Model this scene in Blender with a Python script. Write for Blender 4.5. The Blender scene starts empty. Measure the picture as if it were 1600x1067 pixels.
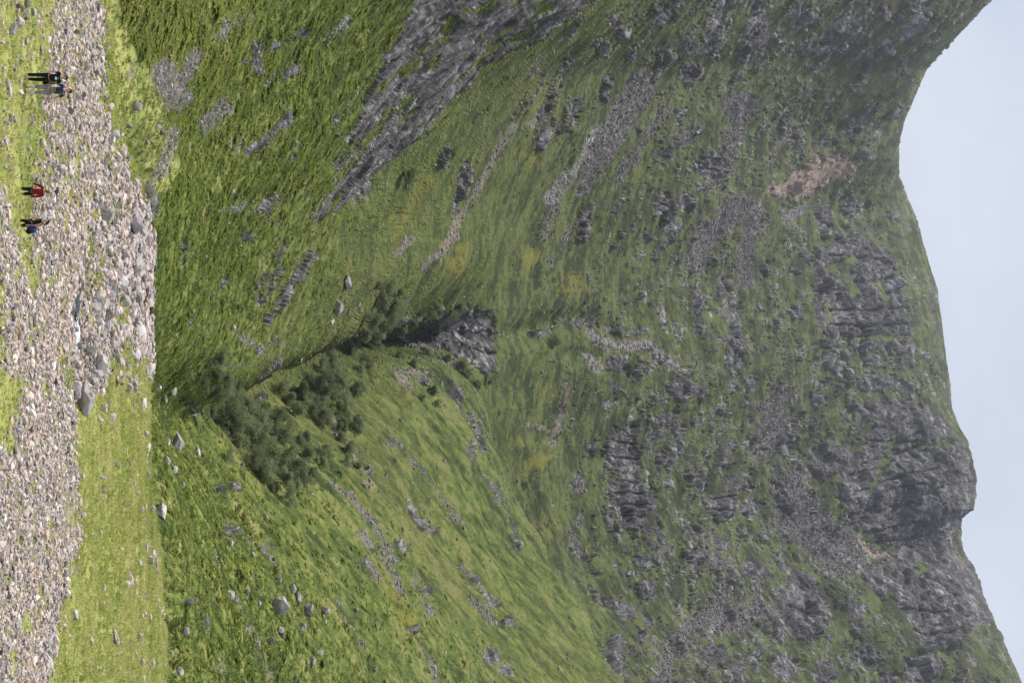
import bpy, bmesh, math, random
import numpy as np
from mathutils import Vector, Matrix

rng = np.random.default_rng(7)
random.seed(7)
scene = bpy.context.scene
COL = scene.collection
F32 = np.float32

# ------------------------------------------------------------------ camera model
CAM_H, FOC, PITCH = 11.5, 2383.0, math.atan(320.0/2383.0)
CP, SP = math.cos(PITCH), math.sin(PITCH)

def tan_elev(v):
    return np.tan(PITCH + np.arctan((np.asarray(v, float)-800.0)/FOC))

def to_a(u, v):
    yv = (np.asarray(v, float)-800.0)/FOC
    return ((np.asarray(u, float)-533.5)/FOC)/(CP-yv*SP)

def proj(P):
    x, y, z = P[..., 0], P[..., 1], P[..., 2]-CAM_H
    w = y*CP+z*SP
    return 533.5+FOC*x/w, 800.0+FOC*(z*CP-y*SP)/w

def point(u, v, d):
    return np.array([to_a(u, v)*d, d, CAM_H+tan_elev(v)*d])

def sstep(e0, e1, x):
    t = np.clip((x-e0)/(e1-e0), 0, 1)
    return t*t*(3-2*t)

# ------------------------------------------------------------------ noise
def _hash(i, j, k, s):
    h = (i.astype(np.uint32)*np.uint32(0x8da6b343)) ^ (j.astype(np.uint32)*np.uint32(0xd8163841)) ^ (k.astype(np.uint32)*np.uint32(0xcb1ab31f)) ^ np.uint32((s*0x9e3779b1) & 0xffffffff)
    h ^= h >> np.uint32(15); h *= np.uint32(0x2c1b3c6d); h ^= h >> np.uint32(12); h *= np.uint32(0x297a2d39); h ^= h >> np.uint32(15)
    return h
_G = np.array([[1,1,0],[-1,1,0],[1,-1,0],[-1,-1,0],[1,0,1],[-1,0,1],[1,0,-1],[-1,0,-1],[0,1,1],[0,-1,1],[0,1,-1],[0,-1,-1],[1,1,0],[-1,1,0],[0,-1,1],[0,-1,-1]], F32)

def noise3(p, seed=0):
    p = np.asarray(p, np.float64)
    fl = np.floor(p); fr = (p-fl).astype(F32); ip = fl.astype(np.int64)
    w = fr*fr*fr*(fr*(fr*6-15)+10)
    out = np.zeros(len(p), F32)
    for a in (0, 1):
        wa = w[:, 0] if a else 1-w[:, 0]
        for b in (0, 1):
            wb = wa*(w[:, 1] if b else 1-w[:, 1])
            for c in (0, 1):
                wc = wb*(w[:, 2] if c else 1-w[:, 2])
                g = _G[_hash(ip[:, 0]+a, ip[:, 1]+b, ip[:, 2]+c, seed) & np.uint32(15)]
                out += wc*(g[:, 0]*(fr[:, 0]-a)+g[:, 1]*(fr[:, 1]-b)+g[:, 2]*(fr[:, 2]-c))
    return out

# ------------------------------------------------------------------ lie of the land: surveyed points (u across, v up, forward distance in m)
CTRL = []
def cc(u, *vd):
    for v, d in vd: CTRL.append((u, v, d))
def ridge_v(u):
    return np.interp(u, [-300,-100,0,20,50,75,110,150,190,230,275,310,345,400,450,500,550,600,640,660,690,720,750,795,802,808,840,860,885,910,935,960,985,1010,1040,1067,1150,1300],
        [1440,1530,1548,1530,1503,1478,1448,1430,1413,1405,1405,1418,1433,1448,1464,1471,1478,1484,1488,1497,1513,1521,1526,1523,1510,1503,1502,1505,1522,1530,1537,1550,1560,1572,1585,1597,1630,1690])
cc(-250,(330,110),(600,190),(850,270),(1100,380),(1085,600),(1270,1050),(1420,1300),(1380,1700))  # out of view on the left; far part set low to let the sun past
cc(0,(200,88),(260,105),(330,130),(420,165),(520,205),(600,235),(700,262),(800,300),(900,345),(935,375),(925,440),(930,560),(980,720),(1060,930),(1180,1170),(1320,1430),(1450,1640),(1548,1780),(1490,2050))
cc(60,(790,335),(845,370),(840,430),(850,540),(930,740),(1100,1080))
cc(100,(250,110),(330,140),(450,195),(600,265),(700,310),(768,350),(758,420),(785,540),(880,760),(990,980),(1100,1190),(1250,1490),(1350,1690),(1455,1880),(1400,2150))
cc(200,(300,150),(400,185),(500,235),(600,305),(672,350),(662,420),(705,540),(795,690),(900,870),(1000,1050),(1100,1270),(1200,1540),(1300,1770),(1410,2010),(1370,2280))
cc(330,(275,150),(300,160),(380,205),(450,255),(515,310),(545,400),(640,550),(745,690),(860,890),(1000,1110),(1100,1330),(1250,1730),(1330,2030),(1425,2300),(1380,2550))
cc(430,(265,150),(330,195),(420,260),(500,350),(570,450),(640,560),(720,670),(820,850),(950,1060),(1080,1330),(1250,1700),(1350,1960),(1455,2300),(1410,2550))
cc(530,(270,155),(380,250),(480,370),(540,460),(590,570))
cc(525,(640,650),(685,735),(765,765),(820,850),(890,970),(1000,1140),(1150,1440),(1300,1770),(1390,1950),(1475,2230),(1430,2500))
cc(560,(300,180))
cc(620,(285,165),(350,225),(420,310))
cc(600,(480,400),(620,570),(700,690),(750,750),(800,850),(900,990),(1000,1140),(1150,1440),(1300,1740),(1390,1900),(1483,2150),(1440,2400))
cc(700,(290,160),(350,200),(420,265),(500,350),(600,470),(700,590),(765,690),(790,790),(850,920),(920,1050),(1000,1170),(1100,1340),(1200,1540),(1320,1740),(1420,1840),(1513,1950),(1470,2200))
cc(850,(300,165),(400,220),(500,295),(600,385),(700,490),(800,620),(848,690),(836,790),(880,950),(950,1070),(1030,1170),(1100,1290),(1200,1490),(1330,1690),(1420,1830),(1503,1960),(1460,2250))
cc(800,(1420,1790),(1522,1870))
cc(960,(300,150),(450,225),(600,325),(750,455),(850,565),(912,650),(890,760),(960,1010),(1050,1140),(1150,1310),(1300,1490),(1450,1670),(1550,1790),(1510,2050))
cc(1067,(290,140),(400,185),(550,262),(700,360),(850,475),(962,590),(945,720),(1010,950),(1100,1110),(1250,1340),(1450,1570),(1597,1710),(1560,2000))
cc(1280,(300,130),(600,250),(900,390),(1110,545),(1085,800),(1300,1180),(1690,1550),(1640,1850))
for u in (-250,0,250,530,800,1067,1280):
    for d in (45,60,75,88): CTRL.append((u, float(800+FOC*math.tan(math.atan(-CAM_H/d)-PITCH)), d))
C = np.array(CTRL, float)
cu = to_a(C[:, 0], C[:, 1])*FOC+533.5
cx = np.stack([cu/250.0, 2.2*np.log(C[:, 2])], 1)
def _tps(r2): return 0.5*r2*np.log(r2+1e-9)
n = len(C)
A = np.zeros((n+3, n+3)); dd = ((cx[:, None]-cx[None])**2).sum(-1)
A[:n, :n] = _tps(dd)+np.eye(n)*2e-3
A[:n, n] = 1; A[:n, n+1:] = cx; A[n, :n] = 1; A[n+1:, :n] = cx.T
b = np.zeros(n+3); b[:n] = C[:, 1]/100.0
W = np.linalg.solve(A, b)
def v_field(u, s):
    q = np.stack([np.ravel(u)/250.0, 2.2*np.ravel(s)], 1)
    out = np.empty(len(q))
    for i in range(0, len(q), 20000):
        d2 = ((q[i:i+20000, None]-cx[None])**2).sum(-1)
        out[i:i+20000] = _tps(d2)@W[:n]+W[n]+q[i:i+20000]@W[n+1:]
    return (out*100).reshape(np.shape(u))

S0, S1 = math.log(6.0), math.log(2600.0)
NCA, NCS = 221, 520
ga = np.linspace(-0.42, 0.42, NCA); gs = np.linspace(S0, S1, NCS)
VG = v_field(np.repeat(ga[None]*FOC+533.5, NCS, 0), np.repeat(gs[:, None], NCA, 1))
def bil(G, a, s):
    x = np.clip((a-ga[0])/(ga[1]-ga[0]), 0, NCA-1.001); y = np.clip((s-S0)/(gs[1]-gs[0]), 0, NCS-1.001)
    i = y.astype(int); j = x.astype(int); fy = y-i; fx = x-j
    return (G[i, j]*(1-fx)+G[i, j+1]*fx)*(1-fy)+(G[i+1, j]*(1-fx)+G[i+1, j+1]*fx)*fy

EDGE_U = [-300,-100,0,60,150,200,250,300,380,550,600,680,760,850,960,1067,1300]
EDGE_V = [130,140,150,160,168,180,200,228,238,240,243,262,262,258,258,252,248]
_ea = to_a(EDGE_U, EDGE_V); _ed = -CAM_H/tan_elev(EDGE_V)
def edge_d(a): return np.interp(a, _ea, _ed)*(1+0.020*np.sin(a*61+2.0)*(a > 0.02)+0.012*np.sin(a*95+0.6)+0.008*np.sin(a*231+1.9)+0.004*np.sin(a*520))

def seg_dist(px, py, pts):
    best = np.full(px.shape, 1e9); par = np.zeros(px.shape); tot = 0.0
    for (x0, y0), (x1, y1) in zip(pts[:-1], pts[1:]):
        L2 = (x1-x0)**2+(y1-y0)**2+1e-12
        t = np.clip(((px-x0)*(x1-x0)+(py-y0)*(y1-y0))/L2, 0, 1)
        dd = np.hypot(px-x0-t*(x1-x0), py-y0-t*(y1-y0))
        k = dd < best; best = np.where(k, dd, best); par = np.where(k, tot+t*math.sqrt(L2), par); tot += math.sqrt(L2)
    return best, par

def flat_pt(u, v):
    d = -CAM_H/tan_elev(v); return (to_a(u, v)*d, d)
BROOK = [flat_pt(*q) for q in ((430,140),(465,131),(492,126),(515,129),(535,135),(560,138),(585,131),(602,127),(618,118))]
# the burn coming down the corrie (u, v, d)
BURN = [(636,262,128),(615,285,158),(640,335,215),(662,370,255),(640,420,305),(600,485,395),(560,540,470),(535,590,560),(527,640,640),(521,690,725),(516,764,763),(526,800,815),(520,830,870),(504,885,960),(497,912,1010),(515,960,1080),(512,1010,1160)]
BURN_P = [point(*q) for q in BURN]
SIDE = [point(*q) for q in ((600,705,640),(640,732,670),(690,736,680),(730,738,655),(770,765,650),(815,798,640),(860,815,640))]

def carve_depth(x, y, d):
    cd, par = seg_dist(x, y, [(p[0], p[1]) for p in BURN_P])
    dd = np.interp(d, [120,160,230,300,420,540,600,720,760,790,900,1000,1100], [3,5,10,14,15,15,20,26,18,5,9,7,0])
    ww = np.interp(d, [120,160,230,300,420,540,600,720,760,790,900,1000,1100], [8,10,17,23,24,16,9,8,8,8,10,10,8])
    lw = np.interp(d, [0,120,200,300,480,600,720,780,900], [1,1,0.4,0.25,0.25,0.45,0.6,1,1]); bx_ = np.interp(d, [p[1] for p in BURN_P], [p[0] for p in BURN_P])
    ww = np.where(x < bx_, ww*lw, ww)
    return dd*np.exp(-(cd/ww)**2*1.2), cd

# crests: the ground falls away just behind them
_cr = [(640,775,745,0),(700,775,722,8),(750,788,715,18),(800,812,708,24),(850,848,695,26),(900,875,675,26),(960,912,652,26),(1067,962,592,26),(1280,1110,548,26)]
_cl = [(-250,1100,382,12),(0,935,377,12),(60,846,372,12),(100,768,352,12),(200,672,352,11),(280,590,336,8),(340,535,320,0)]
def crest_drop(a, d):
    out = 0.0
    for c in (_cr, _cl):
        aa = [to_a(q[0], q[1]) for q in c]; dc = np.interp(a, aa, [q[2] for q in c]); D = np.interp(a, aa, [q[3] for q in c], left=c[0][3], right=c[-1][3])
        out = out+D*sstep(dc+3, dc+38, d)*(1-sstep(dc+60, dc+260, d))
    return out
_fa = np.linspace(-0.42, 0.42, 1800); _ss = np.linspace(math.log(1000), S1, 160)
_vf = bil(VG, np.repeat(_fa[:, None], 160, 1), np.repeat(_ss[None], 1800, 0)); _vm = _vf.max(1)
_um = 533.5+FOC*_fa*(CP-(_vm-800)/FOC*SP)
SKY_FIX = ridge_v(_um)-_vm
def base_h(a, d):
    s = np.log(d)
    v = bil(VG, a, s)
    vm = np.interp(a, _fa, _vm); v = v+np.interp(a, _fa, SKY_FIX)*sstep(vm-260, vm-4, v)*sstep(700, 1300, d)
    v = v-sstep(450, 750, d)*np.maximum(0, -45-(a*FOC+533.5))*1.3  # unseen ground past the left edge lowered to keep its shadow off the mountain
    h = CAM_H+d*tan_elev(v)
    e = edge_d(a)
    u0 = a*FOC+533.5
    flat = np.where(d < 45, ((45-np.minimum(d, 45))/40.0)**2*9.0, 0.0)
    x = a*d
    bd, _ = seg_dist(x, d, BROOK)
    flat = flat-0.62*(1-sstep(0.9, 2.9, bd))
    # the path dips behind a low bank where two walkers pass
    flat = flat-0.80*np.exp(-((d-65.6)/1.6)**2-((u0-325)/75.0)**2)+0.20*np.exp(-((d-63.0)/0.7)**2-((u0-325)/85.0)**2)
    t = sstep(e-3, e+16, d)
    drop = np.interp(u0, [-200,200,300,420,640,900,1100], [0,0,2.5,5,6,4,3])
    h = flat*(1-t)+h*t - drop*np.exp(-((d-e-11)/8.0)**2)*sstep(e, e+5, d)
    c, _ = carve_depth(x, d, d)
    return h-c-crest_drop(a, d)
# ------------------------------------------------------------------ outcrops, screes and bracken beds: where they lie on the slopes
# (kind, half width, points) ; one point = a knob, two or more = a band, 'P' = an outline
FEAT = []
def S(kind, w, *pts, dmin=0, dmax=9e9): FEAT.append((kind, w, [tuple(map(float, p)) for p in pts], False, dmin, dmax))
def PG(kind, *pts, dmin=0, dmax=9e9): FEAT.append((kind, 0.0, [tuple(map(float, p)) for p in pts], True, dmin, dmax))
# near left crag
PG('t', (-90,150),(0,152),(140,158),(200,166),(260,192),(293,210),(302,255),(265,278),(200,266),(125,238),(60,202),(0,186),(-90,175)); PG('r', (-260,560),(-100,590),(0,640),(40,625),(75,605),(112,582),(146,556),(188,516),(206,516),(225,552),(248,524),(289,512),(334,475),(350,484),(300,574),(255,623),(232,640),(180,688),(146,714),(97,774),(60,846),(20,900),(-40,990),(-260,1160), dmax=460)
S('g', 7, (160,560),(205,532), dmax=460); S('g', 5, (222,562),(170,610), dmax=460); S('g', 6, (285,520),(235,560), dmax=460)
S('g', 7, (30,705),(58,690), dmax=460); S('g', 4, (80,760),(105,748), dmax=460); S('g', 5, (150,640),(175,618), dmax=460)
S('r', 9, (79,400),(49,475)); S('r', 6, (30,540),(60,505)); S('r', 8, (122,430),(109,468)); S('r', 8, (232,400),(184,446)); S('r', 7, (330,402),(290,440))
S('r', 8, (500,415),(455,446),(399,490)); S('r', 5, (447,400),(387,436)); S('r', 6, (537,428)); S('r', 5, (440,405),(415,440)); S('r', 4, (470,402),(440,425))
S('r', 7, (60,367)); S('r', 6, (37,356)); S('r', 7, (95,378)); S('r', 7, (236,386)); S('r', 7, (70,395),(110,400))
S('r', 6, (385,283)); S('r', 10, (440,350)); S('r', 7, (370,385)); S('r', 4, (500,300)); S('r', 6, (349,422)); S('r', 6, (245,455)); S('r', 5, (265,470),(300,452))
S('c', 9, (292,232),(250,258),(205,268)); S('c', 24, (115,255),(150,275)); S('c', 9, (85,305),(120,290)); S('c', 14, (195,318),(165,348)); S('c', 8, (290,235),(335,240)); S('c', 5, (120,200),(100,215)); S('c', 5, (60,330),(30,380)); S('c', 5, (410,285),(395,290)); S('c', 4, (240,370),(215,360))
S('c', 4, (330,345),(320,375)); S('c', 4, (520,365),(545,400)); S('c', 3, (560,430),(590,405))
# slopes above the crag
S('r', 10, (94,890),(180,849),(228,843)); S('r', 10, (161,903),(202,882)); S('r', 8, (127,950),(157,946)); S('r', 10, (67,935)); S('r', 9, (30,960),(60,975)); S('r', 9, (82,984)); S('r', 11, (22,1030)); S('r', 8, (5,1070))
S('r', 14, (90,1040)); S('r', 18, (116,1081)); S('r', 14, (10,1130),(80,1112)); S('r', 12, (10,1185),(90,1162)); S('r', 8, (94,1163))
S('r', 11, (202,1090),(225,1064)); S('r', 24, (258,1108)); S('r', 10, (292,1100)); S('r', 17, (318,1037)); S('r', 14, (315,1070)); S('r', 13, (350,1045)); S('r', 7, (372,1018)); S('r', 5, (214,1183),(195,1200))
S('r', 9, (322,920),(375,903)); S('r', 7, (259,726),(322,708)); S('r', 7, (236,700),(259,688)); S('r', 5, (172,760),(190,740)); S('r', 4, (330,960),(300,975)); S('r', 4, (205,995)); S('r', 4, (185,800),(150,830)); S('r', 6, (60,880),(30,905)); S('r', 5, (120,850),(160,830)); S('r', 6, (250,1030),(235,1045)); S('r', 7, (370,1050),(400,1020))
S('w', 6, (203,930),(240,914),(275,890),(312,857)); S('w', 9, (290,880),(312,860))
S('c', 19, (131,1010),(169,982),(240,934)); S('c', 9, (240,934),(300,912)); S('c', 5, (300,870),(370,845)); S('c', 24, (165,1158)); S('c', 11, (200,1150),(280,1120)); S('c', 17, (319,1160),(370,1100),(408,1083)); S('c', 13, (330,1178),(400,1165),(440,1166)); S('c', 9, (60,1190),(100,1185),(30,1195)); S('c', 8, (70,1075),(80,1090)); S('c', 5, (170,1040),(215,1010),(280,965)); S('c', 4, (365,890),(410,860))
S('n', 5, (388,690),(311,737),(240,776),(195,802)); S('n', 5, (397,618),(375,640)); S('n', 7, (417,662),(369,712)); S('n', 3, (150,870),(200,820)); S('n', 4, (250,1200),(200,1235)); S('n', 3, (80,850),(120,830))
S('y', 8, (360,620),(280,660)); S('y', 15, (414,708)); S('y', 10, (390,720)); S('y', 9, (250,830)); S('y', 7, (340,610)); S('y', 8, (165,850))
# pink gully below the col
PG('p', (232,1268),(260,1292),(256,1342),(282,1312),(286,1285),(312,1250),(298,1236),(301,1198),(288,1228),(268,1242),(260,1270)); S('p', 13, (270,1298),(262,1275)); S('p', 8, (300,1222),(285,1250)); S('p', 6, (250,1300),(262,1335)); S('p', 2.5, (300,1200),(325,1183)); S('p', 5, (262,1300),(255,1345)); S('w', 6, (341,1224),(330,1250)); S('w', 4, (355,1240))
S('r', 11, (75,1256),(82,1324),(75,1387)); S('r', 13, (97,1402)); S('r', 8, (109,1279)); S('r', 11, (150,1275)); S('r', 14, (202,1331),(165,1357)); S('r', 13, (221,1290)); S('r', 9, (244,1312)); S('r', 10, (180,1395)); S('r', 15, (334,1290),(362,1290)); S('r', 13, (322,1330)); S('r', 12, (356,1365)); S('r', 7, (337,1391)); S('r', 6, (127,1421)); S('r', 13, (22,1443),(50,1425)); S('r', 16, (22,1256)); S('r', 10, (60,1290),(30,1330)); S('r', 10, (20,1380)); S('r', 8, (20,1500)); S('r', 8, (257,1388)); S('r', 9, (60,1215)); S('r', 8, (240,1350))
for q in ((60,1290),(30,1340),(20,1400),(60,1350),(110,1380),(140,1330)): S('h', 34, q)
# headwall cliffs
PG('r', (385,1272),(440,1268),(480,1272),(520,1290),(528,1340),(522,1385),(530,1425),(500,1428),(465,1415),(430,1398),(405,1400),(382,1380),(372,1330)); S('g', 8, (430,1315),(455,1340)); S('g', 7, (405,1330),(420,1300)); S('g', 6, (470,1290),(500,1300)); S('g', 5, (440,1375),(475,1385))
S('r', 12, (567,1365)); S('r', 15, (597,1355),(600,1395)); S('r', 14, (608,1421)); S('r', 7, (560,1470)); S('r', 10, (540,1350),(545,1425)); S('r', 8, (565,1415))
PG('r', (620,1380),(624,1425),(646,1466),(687,1504),(750,1528),(802,1526),(826,1503),(840,1472),(862,1425),(856,1387),(830,1350),(798,1322),(780,1307),(742,1310),(716,1330),(690,1337),(660,1338),(640,1345)); S('g', 6, (690,1395),(735,1375),(760,1360)); S('g', 5, (700,1440),(690,1480)); S('g', 9, (768,1452)); S('g', 5, (655,1365),(700,1340))
PG('r', (685,1280),(700,1265),(740,1262),(752,1290),(738,1320),(712,1335),(690,1325)); S('r', 18, (697,1226)); S('r', 16, (624,1278)); S('r', 20, (690,1230)); S('r', 8, (595,1290)); S('r', 8, (560,1290),(575,1310)); S('r', 7, (410,1270)); S('r', 12, (490,1240)); S('r', 8, (450,1215)); S('r', 10, (420,1240))
S('w', 2.5, (630,1237),(605,1250),(593,1268),(602,1290)); S('w', 5, (617,1330))
PG('c', (720,1212),(735,1207),(775,1228),(830,1296),(880,1360),(900,1340),(895,1310),(862,1262),(840,1220),(800,1205)); S('c', 18, (650,1215),(700,1190)); S('c', 15, (640,1200),(615,1225)); S('c', 20, (755,1235),(800,1265),(845,1315)); S('p', 2.2, (835,1335),(868,1364),(862,1395)); S('w', 5, (893,1340)); S('g', 9, (875,1295),(900,1318)); S('g', 7, (745,1255),(770,1290)); S('h', 14, (885,1390))
PG('r', (848,1420),(836,1474),(870,1500),(892,1528),(967,1556),(993,1513),(1023,1472),(1004,1444),(941,1380),(907,1340),(880,1350),(868,1400)); S('g', 6, (930,1390),(980,1420)); S('g', 8, (890,1440)); S('h', 20, (1040,1520)); S('g', 14, (1020,1530),(1050,1570))
PG('r', (877,1234),(900,1262),(915,1288),(967,1299),(1004,1277),(1000,1240),(975,1205),(930,1217)); S('r', 24, (1040,1230)); S('r', 22, (1050,1290)); S('r', 18, (1023,1350)); S('r', 26, (1045,1440)); S('r', 14, (980,1345)); S('r', 8, (1050,1567)); S('r', 14, (950,1335)); S('r', 16, (1060,1390))
# crag belts of the upper corrie
S('r', 8, (462,1090),(515,1092)); S('r', 12, (443,1137)); S('r', 13, (475,1150),(570,1150)); S('r', 12, (425,1192)); S('r', 16, (567,967)); S('r', 9, (586,995)); S('r', 20, (608,1058)); S('r', 11, (612,1090)); S('r', 10, (628,1040)); S('r', 9, (605,960)); S('r', 7, (612,938)); S('r', 19, (680,968),(706,960)); S('r', 12, (672,992)); S('r', 10, (698,927)); S('r', 11, (650,1040),(670,1062)); S('r', 11, (676,1017)); S('r', 8, (660,1085)); S('r', 11, (597,1175)); S('r', 10, (605,1150)); S('r', 7, (631,1165)); S('r', 16, (695,1185)); S('r', 12, (710,1126)); S('r', 10, (695,1145)); S('r', 8, (545,1190)); S('r', 9, (480,1190)); S('r', 8, (530,1125)); S('r', 8, (640,1120)); S('r', 7, (480,1035),(500,1035)); S('r', 7, (400,1050))
S('n', 8, (519,924),(537,943),(541,980),(537,1014),(556,1032),(577,1060)); S('w', 3.5, (519,924),(537,943),(541,980),(537,1014),(556,1032),(577,1060)); S('w', 4, (475,1133),(490,1130)); S('w', 4, (632,945),(632,960)); S('w', 4, (555,915),(580,932)); S('n', 5, (560,930),(575,940))
S('r', 5, (504,890),(504,931),(522,966),(515,1010)); S('r', 4, (526,828),(516,860)); S('r', 7, (515,968))
PG('r', (742,952),(745,995),(775,1012),(800,1014),(838,1000),(822,975),(790,960),(765,953)); S('r', 21, (685,978),(735,982)); S('r', 13, (720,1040),(700,1055)); S('r', 10, (757,1045)); S('r', 12, (824,1015)); S('r', 9, (855,1025)); S('r', 13, (877,1003)); S('r', 17, (922,1008)); S('r', 10, (937,950)); S('r', 12, (960,985),(950,970)); S('r', 10, (967,1012)); S('r', 12, (1002,960),(1040,966)); S('r', 9, (1020,985)); S('r', 10, (1000,1000)); S('r', 8, (780,1020),(850,1035)); S('r', 8, (800,945),(840,965)); S('r', 7, (895,930)); S('r', 7, (860,975)); S('r', 8, (900,980))
S('r', 26, (791,1128)); S('r', 14, (825,1075)); S('r', 15, (872,1090)); S('r', 14, (877,1120)); S('r', 17, (791,1171)); S('r', 20, (757,1150)); S('r', 13, (723,1130)); S('r', 18, (888,1180)); S('r', 14, (850,1130)); S('r', 12, (830,1160)); S('r', 11, (760,1100)); S('r', 9, (740,1080)); S('r', 10, (800,1060)); S('r', 12, (905,1150)); S('r', 10, (840,1195))
PG('c', (925,1135),(945,1165),(968,1178),(990,1160),(985,1120),(965,1095),(945,1105)); S('c', 11, (945,1120),(975,1080),(1005,1055),(1070,1035)); S('c', 7, (940,1180),(960,1200)); S('r', 21, (1023,1120)); S('r', 16, (1052,1150)); S('r', 9, (997,1185)); S('r', 10, (990,1100))
S('c', 9, (746,900),(760,905)); S('c', 4, (830,888),(880,918)); S('c', 5, (815,905)); S('n', 3, (690,865),(640,878),(600,890)); S('n', 2.5, (665,830),(672,860)); S('r', 5, (640,880)); S('r', 5, (930,930)); S('r', 5, (870,920))
S('y', 14, (723,837)); S('y', 9, (817,852)); S('y', 8, (605,855)); S('y', 12, (450,890)); S('y', 12, (400,830)); S('y', 8, (690,810))
# hillside to the right of the burn
S('r', 8, (791,642),(817,660)); S('r', 5, (828,679)); S('r', 4, (796,602)); S('r', 5, (854,636)); S('r', 5, (858,621)); S('r', 7, (907,749),(945,775)); S('r', 7, (975,786)); S('c', 6, (940,738),(970,765)); S('r', 14, (1027,764)); S('r', 9, (1045,790)); S('r', 4, (742,565)); S('r', 4, (925,660)); S('r', 4, (895,620)); S('r', 8, (885,725),(920,760)); S('r', 5, (985,640)); S('r', 4, (645,505)); S('r', 4, (720,615))
S('c', 2.6, (776,542),(800,557),(825,577),(880,607),(930,626)); S('c', 2.6, (686,606),(742,662),(790,695),(821,711)); S('c', 2.2, (700,637),(757,670)); S('c', 2.6, (1005,655),(1067,683)); S('c', 4, (855,413),(892,430)); S('c', 2, (832,560),(860,580)); S('c', 2.6, (905,640),(960,668)); S('c', 2.2, (935,530),(1010,560)); S('c', 2, (760,510),(780,540)); S('n', 2, (640,500),(760,570)); S('n', 2, (860,330),(1060,420)); S('n', 2, (930,300),(1060,350)); S('c', 3, (820,340),(850,385)); S('r', 5, (830,345),(837,365)); S('r', 4, (765,340),(762,370)); S('c', 3, (680,520),(720,565)); S('c', 3, (880,560),(905,585))
S('y', 5, (900,600),(1000,650)); S('y', 5, (760,540),(800,560)); S('y', 6, (625,625)); S('y', 5, (930,615),(990,640))
S('r', 4, (612,715)); S('r', 4, (600,705),(640,722)); S('r', 4, (646,733),(655,735)); S('r', 4, (655,745),(700,752)); S('r', 4, (740,760),(790,775)); S('r', 3, (690,735),(740,738)); S('r', 4, (820,800),(850,812)); S('c', 3, (755,770),(800,790))
# long fissures and gullies across the cliffs
for ln in (((687,1339),(690,1390),(688,1446)), ((724,1344),(708,1400),(694,1448)), ((782,1312),(756,1370),(742,1410),(733,1466)), ((770,1385),(760,1405),(756,1440),(765,1455),(784,1464)), ((832,1352),(822,1400),(812,1470)), ((806,1340),(795,1400),(800,1450)), ((700,1400),(672,1440),(660,1465)), ((740,1330),(735,1360),(720,1395)), ((846,1375),(842,1420),(830,1470)), ((790,1480),(810,1500)),
           ((880,1400),(905,1440),(930,1500)), ((925,1370),(950,1420),(960,1480)), ((960,1390),(985,1440),(990,1500)), ((900,1470),(925,1520)), ((900,1250),(925,1270),(950,1262)), ((940,1225),(960,1280)), ((880,1240),(895,1265)),
           ((400,1290),(405,1380)), ((432,1285),(440,1350),(436,1395)), ((455,1280),(452,1340),(458,1400)), ((482,1285),(485,1350),(480,1420)), ((505,1300),(510,1360),(505,1420)), ((526,1335),(528,1390),(522,1420)), ((583,1345),(585,1400)), ((620,1390),(625,1425)),
           ((752,965),(757,1005)), ((770,962),(772,1008)), ((788,966),(790,1008)), ((806,976),(808,1008)), ((690,965),(695,1000)), ((715,970),(718,1000)), ((262,1090),(268,1125)), ((245,1095),(250,1125)), ((318,1030),(330,1050)), ((112,1068),(122,1092)), ((795,1110),(800,1145)), ((780,1115),(775,1145))):
    FEAT.append(('k', 1.3, [tuple(map(float, p)) for p in ln], False, 500, 9e9))
# the gorge
PG('r', (480,690),(500,676),(518,640),(526,606),(534,600),(540,640),(548,690),(560,728),(585,752),(578,766),(535,771),(505,770),(484,768)); S('r', 7, (496,734)); S('r', 7, (488,768)); S('r', 4, (530,600),(524,650)); S('r', 6, (590,660)); S('n', 4, (579,614),(612,640)); S('n', 4, (580,625),(597,668)); S('g', 5, (556,640),(566,690)); S('r', 6, (480,605)); S('r', 5, (503,610),(498,660)); S('c', 3, (560,690),(572,715))
S('r', 8, (625,290),(640,300)); S('r', 5, (600,320),(615,350)); S('r', 5, (625,400))
# boulder field and rock ribs on the flat (v<265)
FLATF = []
def G(*pts): FLATF.append([tuple(map(float, p)) for p in pts])
G((620,118),(700,112),(740,121),(860,121),(900,101),(960,92),(1090,78),(1090,-60),(700,-60),(700,6),(600,42),(575,8),(440,4),(400,-60),(300,-60),(300,8),(350,14),(420,36),(470,40),(440,60),(350,48),(290,58),(250,66),(180,66),(0,88),(0,152),(60,156),(140,158),(200,166),(235,178),(262,194),(290,208),(340,238),(520,241),(560,235),(548,214),(520,200),(560,170),(610,160))
GRASSPATCH = [((300,140),6),((330,148),8),((470,150),6),((440,155),8),((500,180),9),((470,185),7),((240,150),7),((200,90),8),((250,120),9),((270,60),8),((130,110),5),((310,110),8),((350,100),6),((560,95),8),((590,105),9),((440,75),6),((520,60),5),((250,165),10),((225,135),8),((390,85),8),((980,40),10),((1040,20),9),((850,30),6),((760,50),7),((690,14),9),((900,10),8),((610,70),5),((410,160),7),((395,140),9),((365,135),6),((345,205),5),((480,196),12),((930,60),9),((820,75),5)]

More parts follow.
